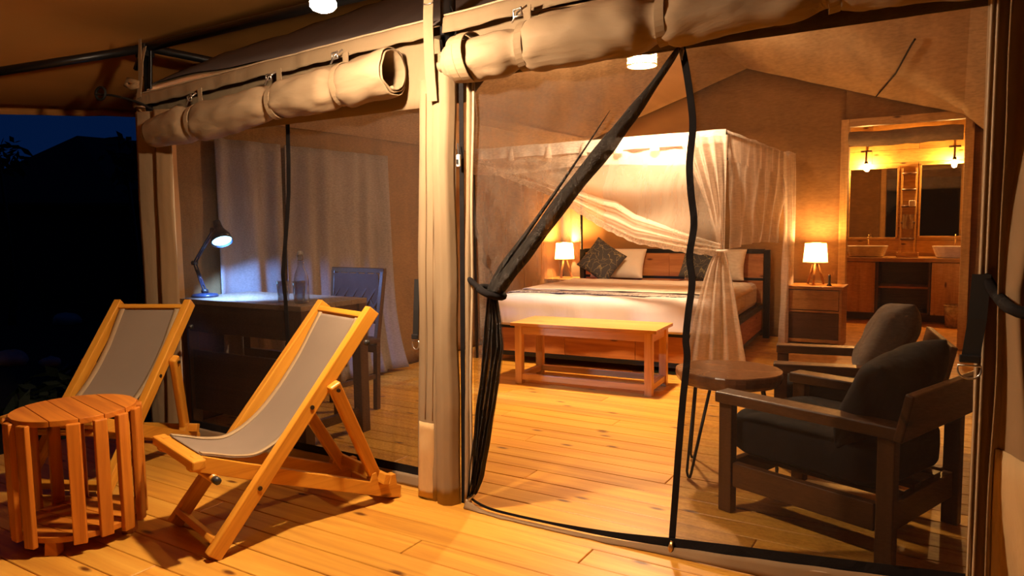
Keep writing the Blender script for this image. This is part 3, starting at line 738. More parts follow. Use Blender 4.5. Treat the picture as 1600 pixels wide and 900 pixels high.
th = thing('door_threshold', 'low canvas door sill strip with a black zip along it', 'sill', (-0.8, 2.44, 0))
TO = Vector((0.8, -2.44, 0))
bl = smoothline([(-1.735, 2.43, 0.045), (-1.66, 2.425, 0.02), (-1.56, 2.42, 0.012), (-1.316, 2.42, 0.014), (-1.068, 2.425, 0.022), (-0.841, 2.44, 0.036), (-0.505, 2.445, 0.065), (-0.23, 2.45, 0.09), (0.06, 2.45, 0.12)], 60)
q = MB(); q.ribbon([p + Vector((0, -0.002, 0.004)) for p in bl], (0, 0.25, 1), [0.010+0.028*min(1, max(0, (i-22)/20)) for i in range(61)], 0.006); child(q, 'zip', ZIP, th, TO)
q = MB(); q.tube([p + Vector((0, -0.012, -0.012-0.012*min(1, i/45))) for i, p in enumerate(bl)], 0.0045, 6); child(q, 'piping', PIPE, th, TO, smooth=True)
q = MB()
def lipb(u, v):
    p = bl[round(u*60)]; top = p.z - 0.008
    return Vector((p.x, p.y - 0.012 - 0.02*v + 0.006*nz((u*25, v, 3)), top*(1-v)+0.003*v))
q.grid(lipb, 60, 3); child(q, 'sill_flap', CANVASD, th, TO, smooth=True, solid=0.003)

def hung_strap(label, p0, p1, w):
    t = thing('buckle_strap', label, 'strap', p1)
    off = -Vector(p1)
    m = MB(); m.ribbon([p0, (Vector(p0)+Vector(p1))/2 + Vector((0.004, -0.006, 0)), p1], (1, 0, 0), w, 0.004); child(m, 'webbing', WEB, t, off)
    m = MB(); c = Vector(p1) + Vector((0, 0, -0.012))
    m.tube([c + Vector((w*0.62*math.cos(a), 0, 0.024*math.sin(a)-0.01)) for a in [PI + i*PI/10 for i in range(11)]] + [c+Vector((w*0.62, 0, 0.004)), c+Vector((-w*0.62, 0, 0.004))], 0.003, 6, closed=True)
    child(m, 'd_ring', STEEL, t, off, smooth=True)
    m = MB(); m.box(Vector(p1)+Vector((0, -0.004, 0.012)), (w*1.15, 0.012, 0.022)); child(m, 'keeper', BLKP, t, off, bevel=0.003)
hung_strap('black webbing strap with ring hanging inside window beside central post', (-2.035, 2.50, 0.96), (-2.046, 2.49, 0.69), 0.03)
hung_strap('black webbing strap with ring hanging from right door post', (0.066, 2.40, 1.04), (0.046, 2.38, 0.79), 0.045)
# ================================================================== VERANDAH FURNITURE
def deck_chair(label, loc, rz, top, pf):
    """sling deck chair; local x runs back from the feet, y across, z up; top = (x,z) of the back rails, pf = prop foot"""
    t = thing('deck_chair', label, 'chair', loc, rz, 'folding sling deck chairs')
    tx, tz = top; W_ = 0.45
    d = Vector((tx, 0, tz)); L = d.length; d.normalize(); n = Vector((-d.z, 0, d.x))
    def onrail(s, o=0.0): return d*(s*L) + n*o
    for v in (0.02, W_-0.02):
        m = MB(); m.bar(onrail(0.012)+Vector((0, v, 0)), onrail(1.0)+Vector((0, v, 0)), 0.04, 0.056, up=n)
        m.build('main_rail', PINEF, t, bevel=0.004)
    for v in (0.062, W_-0.062):
        m = MB()
        poly = [(-0.045, 0.335), (-0.05, 0.365), (-0.03, 0.385), (0.0, 0.383), (0.30, 0.262), (pf[0]-0.045, 0.108), (pf[0]-0.035, 0.14), (pf[0]-0.015, 0.145), (pf[0]-0.005, 0.09),
                (pf[0]+0.05, 0.078), (pf[0]+0.06, 0.112), (pf[0]+0.082, 0.112), (pf[0]+0.088, 0.064), (0.845, 0.052), (0.838, 0.0), (0.78, 0.015), (0.28, 0.205), (0.0, 0.32)]
        m.prism(poly, lambda a, b, c: Vector((a, c, b)), v-0.019, v+0.019)
        m.build('seat_rail', PINEF, t, bevel=0.003)
    pv = onrail(0.675, -0.035)
    for v in (-0.022, W_+0.022):
        m = MB(); m.bar(pv + Vector((-0.012, v, 0.025)), Vector((pf[0]+0.012, v*0.6+W_*0.2, pf[1]-0.035)), 0.036, 0.052, up=(1, 0, 0.4))
        o = m.build('prop_leg', PINEF, t, bevel=0.008)
        b = MB(); s = -1 if v < 0 else 1
        b.tube([pv + Vector((0.0, v+s*0.017, 0)), pv + Vector((0, v+s*0.024, 0))], 0.008, 8); b.build('bolt', BOLT, o)
    m = MB(); m.bar((pf[0]+0.01, 0.0, pf[1]), (pf[0]+0.01, W_, pf[1]), 0.03, 0.045, up=(0.3, 0, 1)); m.build('prop_crossbar', PINEF, t, bevel=0.004)
    m = MB(); a = onrail(0.965); m.bar(a+Vector((0, 0.04, 0)), a+Vector((0, W_-0.04, 0)), 0.026, 0.042, up=n); m.build('top_bar', PINEF, t, bevel=0.004)
    m = MB(); m.bar((-0.025, 0.0, 0.365), (-0.025, W_, 0.365), 0.05, 0.036); m.build('front_bar', PINEF, t, bevel=0.006)
    m = MB(); a = onrail(0.055); m.bar(a+Vector((-0.0, 0.03, 0)), a+Vector((-0.0, W_-0.03, 0)), 0.022, 0.07, up=n); m.build('foot_bar', PINEF, t, bevel=0.004)
    m = MB(); m.bar((0.80, 0.05, 0.035), (0.80, W_-0.05, 0.035), 0.035, 0.03); m.build('back_bar', PINEF, t, bevel=0.004)
    m = MB(); m.tube([(0.035, 0.03, 0.292), (0.035, W_-0.03, 0.292)], 0.016, 10); o = m.build('sling_rod', PINEF, t, smooth=True)
    m = MB(); m.tube([(0.035, 0.028, 0.292), (0.035, 0.0, 0.292)], 0.014, 10); m.build('rod_cap', BLKP, o, smooth=True)
    m = MB(); a = onrail(0.90, -0.02); m.tube([a+Vector((0, -0.012, -0.03)), a+Vector((0, -0.026, -0.03))], 0.012, 10); m.build('rod_cap', BLKP, o, smooth=True)
    for s_ in (0.265, 0.58):
        for vv in (-0.004, W_-0.003):
            m = MB(); a = onrail(s_); m.tube([a+Vector((0, vv, 0)), a+Vector((0, vv+0.007, 0))], 0.009, 8)
            m.build('bolt', BOLT, t)
    # sling
    a = onrail(0.945, 0.012)
    prof = [Vector((0.0, 0, 0.386)), Vector((0.045, 0, 0.372)), Vector((0.13, 0, 0.345)), Vector((0.22, 0, 0.338)), Vector((0.33, 0, 0.39)), Vector((0.44, 0, 0.490)), Vector((0.55, 0, 0.625))]
    kx, kz = a.x/0.671, a.z/0.81
    prof = [Vector((p.x*(1+(kx-1)*min(1, p.x/0.5)), 0, p.z*(1+(kz-1)*min(1, p.x/0.5)))) for p in prof] + [a*0.55+Vector((0.55*kx*0.45, 0, 0.625*kz*0.45)), a]
    sp_ = smoothline(prof, 40)
    def sl(lo, hi, dz=0.0):
        def f(u, v):
            p = sp_[round(v*40)]; w = lo+(hi-lo)*u
            edge = 1 - 0.018*math.sin(PI*v)
            return Vector((p.x + dz*0.5, 0.052+ (W_-0.104)*(0.5+(w-0.5)*edge), p.z + dz + 0.012*math.sin(PI*w)*0 - 0.010*math.sin(PI*w)*math.sin(PI*v)))
        return f
    m = MB(); m.grid(sl(0.0, 1.0), 12, 40); o = m.build('sling', SLINGC, t, smooth=True, solid=0.004)
    for lo, hi in ((0.0, 0.085), (0.915, 1.0)):
        m = MB(); m.grid(sl(lo, hi, 0.005), 2, 40); m.build('hem', HEMC, o, smooth=True, solid=0.004)
    return t
ang = math.atan2(.963, .27)
deck_chair('folding wooden deck chair with upright sling nearest central tent post', (-2.24, 1.55, 0), ang, (0.71, 0.85), (0.735, 0.115))
deck_chair('folding wooden deck chair with dark sling behind round slatted table', (-3.194, 1.697, 0), ang+math.radians(40), (0.772, 0.80), (0.745, 0.11))

def slat_table():
    t = thing('slatted_table', 'round orange side table with barrel of vertical wooden slats', 'table', (-2.92, 1.455, 0))
    R = 0.215; H = 0.51
    dirs = math.radians(-12)
    nb = 5; bw = 2*R/nb
    for i in range(nb):                              # boards of the round top
        y0 = -R + i*bw + 0.0012; y1 = y0 + bw - 0.0024
        pts = []
        for k in range(9):
            yy = y0 + (y1-y0)*k/8; pts.append((math.sqrt(max(0.0004, R*R*1.01-yy*yy)), yy))
        poly = pts + [(-a, b) for a, b in reversed(pts)]
        m = MB()
        ca, sa = math.cos(dirs), math.sin(dirs)
        dz = random.uniform(-0.001, 0.001)
        m.prism(poly, lambda a, b, c: Vector((a*ca-b*sa, a*sa+b*ca, c+dz)), H-0.022, H)
        m.build('top_board', TABLEW, t, bevel=0.002)
    for i in range(nb):                              # boards of the round base
        y0 = -R + i*bw + 0.0012; y1 = y0 + bw - 0.0024
        pts = []
        for k in range(9):
            yy = y0 + (y1-y0)*k/8; pts.append((math.sqrt(max(0.0004, R*R*0.99-yy*yy)), yy))
        poly = pts + [(-a, b) for a, b in reversed(pts)]
        m = MB(); ca, sa = math.cos(dirs+0.3), math.sin(dirs+0.3)
        m.prism(poly, lambda a, b, c: Vector((a*ca-b*sa, a*sa+b*ca, c)), 0.052, 0.074)
        m.build('base_board', TABLEW, t, bevel=0.002)
    me = []
    for k in range(3):
        m = MB(); m.box((0, 0, 0), (0.022, 0.046, H-0.05-0.006*k), grain=2); me.append(m.mesh('slat', TABLEW))
    for k in range(1, 16):
        a = math.radians(-58 + 7 + k*22.5)
        o = bpy.data.objects.new('slat', me[k % 3]); C.objects.link(o); o.parent = t
        o.location = ((R+0.009)*math.cos(a), (R+0.009)*math.sin(a), 0.036+(H-0.05)/2+0.003*(k % 3)); o.rotation_euler = (0, 0, a+random.uniform(-.08, .08))
        md = o.modifiers.new('bevel', 'BEVEL'); md.width = 0.004; md.segments = 2
    for a in (-57, 33, 123, 213):
        a = math.radians(a); R_ = Matrix.Rotation(a, 3, 'Z')
        m = MB(); m.box((0.185*math.cos(a), 0.185*math.sin(a), 0.026), (0.045, 0.05, 0.052), R_, grain=0, top=(1, 0.8)); m.build('foot', TABLEW, t, bevel=0.003)
slat_table()

# verandah bulb
BV = Vector((-1.839, 1.80, 1.937))
t = thing('hanging_bulb', 'glaring bare warm bulb hung under the verandah awning', 'lamp', BV)
m = MB(); m.lathe([(0.0, -0.020), (0.018, -0.018), (0.034, -0.011), (0.044, 0.0)], n=24); m.build('glowing_dome', GLOW_V, t, smooth=True)
m = MB(); m.lathe([(0.044, 0.0005), (0.044, 0.014), (0.034, 0.030), (0.021, 0.051)], n=24); m.build('bulb_body', GLOW_V2, t, smooth=True)
m = MB(); m.lathe([(0.0, 0.115), (0.016, 0.112), (0.02, 0.10), (0.02, 0.06), (0.016, 0.051)], n=16); m.build('socket', BLKP, t, smooth=True)
m = MB(); m.tube([(0, 0, 0.11), (0.005, 0, 0.5), (0.0, 0.0, 1.0)], 0.004, 6); m.build('cord', BLKP, t)

# ================================================================== BENCH
def bench():
    t = thing('bench', 'pine bench with box frame legs at the foot of bed', 'bench', (-2.28, 4.80, 0), math.radians(4.0))
    HB = 0.462; L, D = 1.06, 0.43
    bw = D/3
    for i in range(3):
        m = MB(); m.box((0, -D/2+bw*(i+.5), HB-0.012), (L+0.06, bw-0.0015, 0.024)); m.build('top_board', BENCHW, t, bevel=0.002)
    for sx in (-1, 1):
        for sy in (-1, 1):
            m = MB(); m.box((sx*(L/2-0.03), sy*(D/2-0.035), (HB-0.024)/2), (0.055, 0.05, HB-0.024), grain=2); m.build('leg', BENCHW, t, bevel=0.003)
        m = MB(); m.box((sx*(L/2-0.03), 0, HB-0.06), (0.028, D-0.12, 0.07), grain=1); m.build('apron', BENCHW, t, bevel=0.003)
        m = MB(); m.box((sx*(L/2-0.03), 0, 0.055), (0.04, D-0.12, 0.045), grain=1); m.build('stretcher', BENCHW, t, bevel=0.003)
    for sy in (-1, 1):
        m = MB(); m.box((0, sy*(D/2-0.035), HB-0.055), (L-0.115, 0.028, 0.06)); m.build('apron', BENCHW, t, bevel=0.003)
        m = MB(); m.box((0, sy*(D/2-0.035), 0.055), (L-0.115, 0.035, 0.045)); m.build('stretcher', BENCHW, t, bevel=0.003)
bench()

# ================================================================== BED
BRZ = math.radians(4.0); BO = Vector((-2.46, 5.33, 0))
def bedw(x, y, z=0):
    return Vector((BO.x + x*math.cos(BRZ) - y*math.sin(BRZ), BO.y + x*math.sin(BRZ) + y*math.cos(BRZ), z))
def bed():
    t = thing('bed', 'double bed of black steel frame with reddish wooden panels', 'bed', BO, BRZ)
    w = 0.95; L = 2.15
    for sx in (-1, 1):
        m = MB(); m.box((sx*w, 0.02, 0.17), (0.045, 0.045, 0.34), grain=2); m.build('post', BSTEEL, t, bevel=0.003)
        m = MB(); m.box((sx*1.0, L, 0.45), (0.06, 0.05, 0.90), grain=2); m.build('post', BSTEEL, t, bevel=0.003)
        m = MB(); m.box((sx*w, L/2, 0.32), (0.035, L-0.06, 0.04)); m.box((sx*w, L/2, 0.075), (0.035, L-0.06, 0.035)); m.build('side_rail', BSTEEL, t, bevel=0.003)
        for k in range(3):
            m = MB(); m.box((sx*w, 0.06+(L-0.1)*(k+.5)/3, 0.197), (0.02, (L-0.1)/3-0.003, 0.206), grain=1); m.build('side_panel', BEDW, t, bevel=0.002)
    m = MB(); m.box((0, 0.02, 0.32), (2*w-0.045, 0.04, 0.04)); m.box((0, 0.02, 0.075), (2*w-0.045, 0.04, 0.035)); m.build('foot_rail', BSTEEL, t, bevel=0.003)
    for k in range(3):
        m = MB(); m.box((-w+0.03+(2*w-0.06)*(k+.5)/3, 0.02, 0.197), ((2*w-0.06)/3-0.003, 0.022, 0.206), grain=0); m.build('foot_panel', BEDW, t, bevel=0.002)
    m = MB(); m.box((0, L, 0.885), (1.95, 0.05, 0.045)); m.box((0, L, 0.60), (1.95, 0.03, 0.03)); m.build('headboard_rail', BSTEEL, t, bevel=0.003)
    for k in range(6):
        m = MB(); m.box((-0.965+1.93*(k+.5)/6, L, 0.61), (1.93/6-0.003, 0.025, 0.50), grain=0); m.build('headboard_panel', BEDW, t, bevel=0.002)
    m = MB(); m.box((0, L/2, 0.325), (1.82, L-0.1, 0.02)); m.build('slat_base', DARKW, t)
    m = MB(); m.box((0, 1.065, 0.455), (1.84, 2.03, 0.235)); m.build('mattress', LINEN, t, bevel=0.05)
bed()

def sheet_over(name, label, cat, mat, x0, x1, y0, y1, top, hang_f, hang_s, rad=0.07, wr=0.008, hang_b=0.0, seed=0, th=0.006, n=(70, 70), scallop=0.0, lift=0.0):
    """cloth lying on the mattress and folding down over its edges (bed coordinates)"""
    def fold(s, a, b, ha, hb):
        # s along the cloth, returns (coordinate, drop)
        if s < a: dd = a-s; 
        elif s > b: dd = s-b
        else: return s, 0.0
        arc = rad*PI/2
        if dd < arc:
            th_ = dd/rad; off, drop = rad*math.sin(th_), rad*(1-math.cos(th_))
        else: off, drop = rad, rad + dd-arc
        return (a-off, drop) if s < a else (b+off, drop)
    S0, S1 = x0-hang_s, x1+hang_s; T0, T1 = y0-hang_f, y1+hang_b
    def f(u, v):
        s = S0+(S1-S0)*u; tt = T0+(T1-T0)*v
        px, dx = fold(s, x0, x1, hang_s, hang_s); py, dy = fold(tt, y0, y1, hang_f, hang_b)
        drop = max(dx, dy) if min(dx, dy) < 1e-6 else max(dx, dy)
        if dx > 0 and dy > 0:
            k = min(dx, dy)/(max(dx, dy)+1e-6)
            px = px if dx >= dy else px - (rad*0.25*k if s < x0 else -rad*0.25*k)
            py = py + rad*0.15*k
        z = top + lift - drop
        wv = wr*(nz((s*4+seed, tt*3, 0)) + 0.6*nz((s*11, tt*9, seed)))
        if dx > rad or dy > rad:
            amp = min(1, max(dx, dy)/0.25)
            if dy >= dx: py -= wr*2.0*amp*(0.6+0.6*math.sin(s*11+seed)+nz((s*5, 2, seed)))*0.8
            else: px += (1 if s > x0 else -1)*wr*2.0*amp*abs(math.sin(tt*12+seed))
        return Vector((px, py, z + (wv if drop < 0.03 else wv*0.3)))
    m = MB(); m.grid(f, n[0], n[1])
    o = m.build(name, mat, None, smooth=True, solid=th)
    o.location = BO; o.rotation_euler = (0, 0, BRZ)
    return tag(o, label, cat)
sheet_over('duvet', 'white duvet hanging over the foot of the double bed', 'bedding', LINEN, -0.86, 0.86, 0.035, 1.25, 0.592, 0.30, 0.22, 0.07, 0.008, seed=3)
sheet_over('folded_blanket', 'cream turned down top sheet spread below the pillows on bed', 'bedding', CREAM, -0.87, 0.87, 0.42, 1.62, 0.606, 0.0, 0.12, 0.075, 0.006, seed=8, n=(60, 40))
sheet_over('bed_runner', 'narrow lace patterned runner laid across foot of the bed', 'bedding', RUNC, -0.865, 0.865, 0.13, 0.31, 0.603, 0.0, 0.10, 0.075, 0.003, seed=8, n=(60, 10), th=0.004)

def pillow(name, label, mat, size, c, rot, cat='pillow', group=None, p=3.2, dent=0.0):
    w, h, tk = size
    me = MB()
    def side(sg):
        def f(u, v):
            a, b = 2*u-1, 2*v-1
            e = max(0.0, (1-abs(a)**p)*(1-abs(b)**p))**0.55
            pin = 1 - 0.07*(1-abs(a)**2)*abs(b)**4 
            pin2 = 1 - 0.07*(1-abs(b)**2)*abs(a)**4
            cr = 0.05*tk*nz((a*3+c[0]*3, b*3, sg))*e
            return Vector((a*w/2*pin2, b*h/2*pin, sg*(tk/2*e*(1-dent*math.exp(-(a*a+b*b)*3)) + cr)))
        return f
    me.grid(side(1), 20, 20); me.grid(side(-1), 20, 20)
    bmesh.ops.remove_doubles(me.bm, verts=me.bm.verts, dist=0.0015)
    o = me.build(name, mat, None, smooth=True, sub=1)
    o.location = c; o.rotation_euler = rot
    return tag(o, label, cat, group)
tilt = math.radians(62)
def bp(x, y, z): return bedw(x, y, z)
pillow('pillow', 'plump cream pillow standing behind the tilted dark gold cushion', PILLOWC, (0.62, 0.36, 0.17), bp(-0.52, 1.98, 0.755), (tilt, 0.0, BRZ))
pillow('pillow', 'cream pillow at the right of the headboard behind mesh', PILLOWC, (0.62, 0.36, 0.17), bp(0.52, 1.98, 0.755), (tilt, 0.0, BRZ))
pillow('cushion', 'square dark gold crackled cushion tilted on one corner on bed', CUSHC, (0.40, 0.40, 0.13), bp(-0.62, 1.74, 0.795), (math.radians(66), math.radians(33), BRZ), 'cushion')
pillow('cushion', 'square dark gold crackled cushion seen through closed mesh leaf', CUSHC, (0.38, 0.34, 0.13), bp(0.42, 1.74, 0.765), (math.radians(62), math.radians(8), BRZ), 'cushion')

# ================================================================== MOSQUITO NET ON ITS FRAME
bc = thing('bed_canopy', 'white mosquito net canopy with pleated valance draped over bed', 'bed canopy', (-2.55, 6.4, 0))
CO = Vector((2.55, -6.4, 0))
nx0, nx1, ny0, ny1, nzt = -3.66, -1.43, 5.26, 7.45, 1.845
for a, b in (((nx0, ny0), (nx1, ny0)), ((nx1, ny0), (nx1, ny1)), ((nx1, ny1), (nx0, ny1)), ((nx0, ny1), (nx0, ny0))):
    m = MB(); m.tube([(*a, nzt-0.02), (*b, nzt-0.02)], 0.011, 8); child(m, 'frame_rail', BSTEEL, bc, CO, smooth=True)
for X, Y_ in ((nx0, ny1+0.03), (nx1, ny1+0.03), (nx1-0.02, ny0+0.03), (nx0+0.02, ny0+0.03)):
    m = MB(); m.tube([(X, Y_, 0), (X, Y_, nzt)], 0.014, 10); child(m, 'frame_pole', BSTEEL, bc, CO, smooth=True)
m = MB(); m.grid(lambda u, v: Vector((nx0+(nx1-nx0)*u, ny0+(ny1-ny0)*v, nzt-0.005-0.035*math.sin(PI*u)*math.sin(PI*v))), 24, 24); child(m, 'top_net', NETT, bc, CO, smooth=True)
def pleat(u, n, a, seed=0): return a*(math.sin(u*n) + 0.5*nz((u*n*0.25, seed, 1)))
def frontval(u, v): return Vector((nx0-0.01+(nx1-nx0+0.02)*u, ny0-0.018 - 0.012*v + pleat(u, 70, 0.006*v), nzt+0.004-0.095*v+0.006*nz((u*12, 0, 0))))
m = MB(); m.grid(frontval, 150, 6); child(m, 'valance', NETV, bc, CO, smooth=True)
def frontval2(u, v): return Vector((nx0+(nx1-nx0)*u, ny0-0.012 + pleat(u, 55, 0.008*v, 2), nzt-0.01-(0.20+0.02*math.sin(u*9))*v))
m = MB(); m.grid(frontval2, 150, 6); child(m, 'valance', NETD, bc, CO, smooth=True)
for k in range(7):                                   # little gathered tucks under the rail
    X = nx0 + 0.16 + k*0.315 + random.uniform(-.03, .03)
    m = MB(); m.grid(lambda u, v: Vector((X+(u-0.5)*(0.03+0.05*v) - 0.01*v, ny0-0.034-0.02*math.sin(PI*u)*v, nzt-0.012-0.105*v)), 6, 5); child(m, 'tuck', NETD, bc, CO, smooth=True)
def sideval(u, v): return Vector((nx1+0.014 + 0.010*v + pleat(u, 60, 0.008*v, 3), ny0+(ny1-ny0)*u, nzt+0.012*nz((u*9, 1, 1))-0.22*v))
m = MB(); m.grid(sideval, 100, 6); child(m, 'valance', NETD, bc, CO, smooth=True)
# swagged front net : hangs from the front rail, hem swept to the right tie
hemc = [(0.0, (-3.62, 5.25, 1.74)), (0.16, (-3.25, 5.24, 1.62)), (0.35, (-2.86, 5.23, 1.475)), (0.47, (-2.642, 5.22, 1.356)), (0.60, (-2.36, 5.21, 1.196)), (0.72, (-2.09, 5.20, 1.08)), (0.88, (-1.709, 5.20, 1.012)), (1.0, (-1.43, 5.20, 0.985))]
def swag(u, v):
    h = interp(hemc, u); k = v**1.0
    top = Vector((nx0+(nx1-nx0)*(u**1.0), ny0, nzt-0.06))
    p = top*(1-k) + h*k
    p.y += 0.04*math.sin(u*9 + v*10)*v*(1-0.3*u) - 0.03*math.sin(PI*v)
    p.z += 0.02*math.sin(v*22 + u*2)*v*(1-v)
    return p
m = MB(); m.grid(swag, 80, 50); child(m, 'front_swag', NET, bc, CO, smooth=True)
def swag2(u, v):
    u2 = 0.3+0.7*u; h = interp(hemc, u2)
    p = h + Vector((0, -0.02, (0.05+0.16*(1-abs(2*u-1)))*(1-v)))
    p.y += 0.02*math.sin(v*14+u*3)
    return p
m = MB(); m.grid(swag2, 60, 24); child(m, 'gathered_folds', NET, bc, CO, smooth=True)
lc = MB(); lc.grid(lambda u, v: interp(hemc, u) + Vector((0, -0.012, 0.012-0.055*v+0.004*math.sin(u*160))), 160, 3); child(lc, 'lace_hem', LACE, bc, CO, smooth=True)
# front right drape: gathered from the corner into a tie, flaring to the floor
def drape(u, v):
    z = 1.80*(1-v) + 0.04*v
    tz = 0.985
    if z > tz:
        k = (z-tz)/(1.80-tz); xl = -1.45 - 0.30*k**1.3; xr = -1.405 + 0.02*k
    else:
        k = min(1, (tz-z)/0.85); xl = -1.45 - 0.24*k**0.6; xr = -1.40 + 0.17*k**0.8
    x = xl+(xr-xl)*u
    return Vector((x, 5.19 + 0.03*math.sin(u*24)*min(1, abs(z-tz)*2+0.15) + 0.01*nz((u*6, z*3, 0)), z))
m = MB(); m.grid(drape, 70, 60); child(m, 'corner_drape', NETD, bc, CO, smooth=True)
m = MB(); m.tube([(-1.425+0.035*math.cos(a), 5.19+0.035*math.sin(a), 0.985) for a in [i*PI/8 for i in range(16)]], 0.009, 6, closed=True); child(m, 'net_tie', NETV, bc, CO, smooth=True)
def rside(u, v):
    Y = ny0+(ny1-ny0)*u
    top = Vector((nx1+0.02+0.006*math.sin(u*60), Y, nzt-0.02))
    low = Vector((nx1+0.035, ny0-0.04+(Y-ny0)*0.80, 0.985+0.03*math.sin(u*PI)))
    p = top*(1-v) + low*v
    p.x += 0.035*math.sin(u*34+v*2.0)*(0.25+0.75*v)*0.6 + 0.02*nz((u*6, v*3, 4))
    return p
m = MB(); m.grid(rside, 120, 30); child(m, 'side_net', NETS, bc, CO, smooth=True)
def rgather(u, v):
    w = 0.16 + 0.12*abs(v-0.35)
    return Vector((nx1+0.06+0.035*math.sin(u*22+v)+0.015*nz((u*4, v*4, 1)), ny1-0.01-w*(1-u)*1.6, (nzt-0.01)*(1-v)+0.03*v))
m = MB(); m.grid(rgather, 50, 30); child(m, 'back_drape', NETD, bc, CO, smooth=True)
def lside(u, v):
    Y = ny0+0.1+(ny1-ny0-0.1)*u; z = (nzt-0.02)*(1-v) + 0.05*v
    return Vector((nx0-0.01+0.035*math.sin(u*38+v)*(0.3+0.7*v), Y, z))
m = MB(); m.grid(lside, 110, 24); child(m, 'side_net', NET, bc, CO, smooth=True)

# ================================================================== NIGHTSTANDS AND LAMPS
def nightstand(label, loc):
    t = thing('nightstand', label, 'nightstand', loc)
    w, d, h = 0.50, 0.36, 0.57
    m = MB(); m.box((0, 0, h-0.015), (w+0.02, d+0.02, 0.03)); m.build('top', VANW, t, bevel=0.003)
    for s in (-1, 1):
        m = MB(); m.box((s*(w/2-0.012), 0, (h-0.03)/2), (0.024, d, h-0.03), grain=2); m.build('side_panel', VANW, t, bevel=0.002)
    m = MB(); m.box((0, d/2-0.012, h/2), (w-0.05, 0.016, h-0.1)); m.build('back_panel', DARKW, t)
    m = MB(); m.box((0, 0, 0.05), (w-0.05, d, 0.03)); m.build('bottom_panel', VANW, t)
    m = MB(); m.box((0, 0.004, 0.33), (w-0.05, d-0.01, 0.02)); m.build('shelf', VANW, t)
    m = MB(); m.box((0, -d/2+0.012, 0.44), (w-0.054, 0.022, 0.185)); o = m.build('drawer', VANW, t, bevel=0.003)
    m = MB(); m.box((0, -d/2+0.035, 0.19), (w-0.054, 0.02, 0.25)); m.build('door', DARKW, t, bevel=0.003)
    return t
nightstand('wooden nightstand with one drawer left of the bathroom doorway', (-1.125, 7.42, 0))
nightstand('wooden nightstand beyond the far side of bed behind net', (-3.80, 7.36, 0)).scale = (0.72, 1, 1)
def table_lamp(label, loc):
    t = thing('table_lamp', label, 'lamp', loc)
    for k in range(3):
        a = k*2*PI/3+0.5
        m = MB(); m.tube([(0.085*math.cos(a), 0.085*math.sin(a), 0.005), (0.02*math.cos(a), 0.02*math.sin(a), 0.205)], 0.012, 8); m.build('leg', VANW, t, smooth=True)
    m = MB(); m.lathe([(0.0, 0.2), (0.03, 0.2), (0.03, 0.225), (0.015, 0.23), (0.015, 0.26), (0.0, 0.26)], n=16); m.build('hub', VANW, t, smooth=True)
    m = MB(); m.lathe([(0.0, 0.262), (0.022, 0.275), (0.03, 0.30), (0.022, 0.325), (0.0, 0.335)], n=14); m.build('bulb', GLOW_S, t, smooth=True)
    m = MB(); m.grid(lambda u, v: Vector(((0.112-0.018*v)*math.cos(2*PI*u), (0.112-0.018*v)*math.sin(2*PI*u), 0.215+0.185*v)), 32, 4, wrap=True); m.build('shade', SHADE, t, smooth=True)
    m = MB(); m.tube([(0.112*math.cos(a), 0.112*math.sin(a), 0.215) for a in [i*PI/16 for i in range(32)]], 0.004, 6, closed=True); m.tube([(0.094*math.cos(a), 0.094*math.sin(a), 0.40) for a in [i*PI/16 for i in range(32)]], 0.004, 6, closed=True); m.build('shade_rim', BRASS, t, smooth=True)
    li = bpy.data.lights.new('lamp_light', 'POINT'); li.energy = BEDSIDE_P; li.color = BEDSIDE; li.shadow_soft_size = 0.04
    lo = bpy.data.objects.new('lamp_light', li); C.objects.link(lo); lo.parent = t; lo.location = (0, 0, 0.37)
table_lamp('glowing tripod table lamp on nightstand beside the bathroom doorway', (-1.14, 7.42, 0.572))
table_lamp('glowing tripod table lamp beyond the bed shining through white net', (-3.82, 7.36, 0.572))
m = MB(); m.lathe([(0.0, 0), (0.022, 0), (0.024, 0.004), (0.012, 0.02), (0.011, 0.10), (0.008, 0.105), (0, 0.105)], n=12)
o = m.build('torch', BLKP, None, smooth=True); o.location = (-1.00, 7.33, 0.572); tag(o, 'small upright black torch standing beside lamp on nightstand', 'torch')

# pendant under the ridge
PD = Vector((-1.88, 4.80, 2.27))
t = thing('pendant_lamp', 'round woven ceiling lamp glowing below the tent ridge', 'lamp', PD)
m = MB()
for k in range(48):
    a = 2*PI*k/48
    for da in (-0.13, 0.13):
        m.tube([(0.102*math.cos(a-da), 0.102*math.sin(a-da), 0.0), (0.102*math.cos(a+da), 0.102*math.sin(a+da), 0.085)], 0.0016, 4)
o = m.build('woven_cane', WEAVE, t); o['kind'] = 'stuff'
for zz in (0.0, 0.085):
    m = MB(); m.tube([(0.102*math.cos(a), 0.102*math.sin(a), zz) for a in [i*PI/20 for i in range(40)]], 0.005, 6, closed=True); m.build('cane_ring', WEAVE, t, smooth=True)
m = MB(); m.lathe([(0.0, 0.004), (0.05, 0.008), (0.078, 0.022), (0.082, 0.04), (0.06, 0.06), (0.0, 0.07)], n=28); m.build('glowing_globe', GLOW_P, t, smooth=True)
m = MB(); m.lathe([(0.0, 0.13), (0.03, 0.125), (0.095, 0.088), (0.095, 0.082), (0, 0.084)], n=32); m.build('cap', BSTEEL, t, smooth=True)
m = MB(); m.tube([(0, 0, 0.12), (0, 0, 0.46)], 0.004, 6); m.build('cord', BLKP, t)

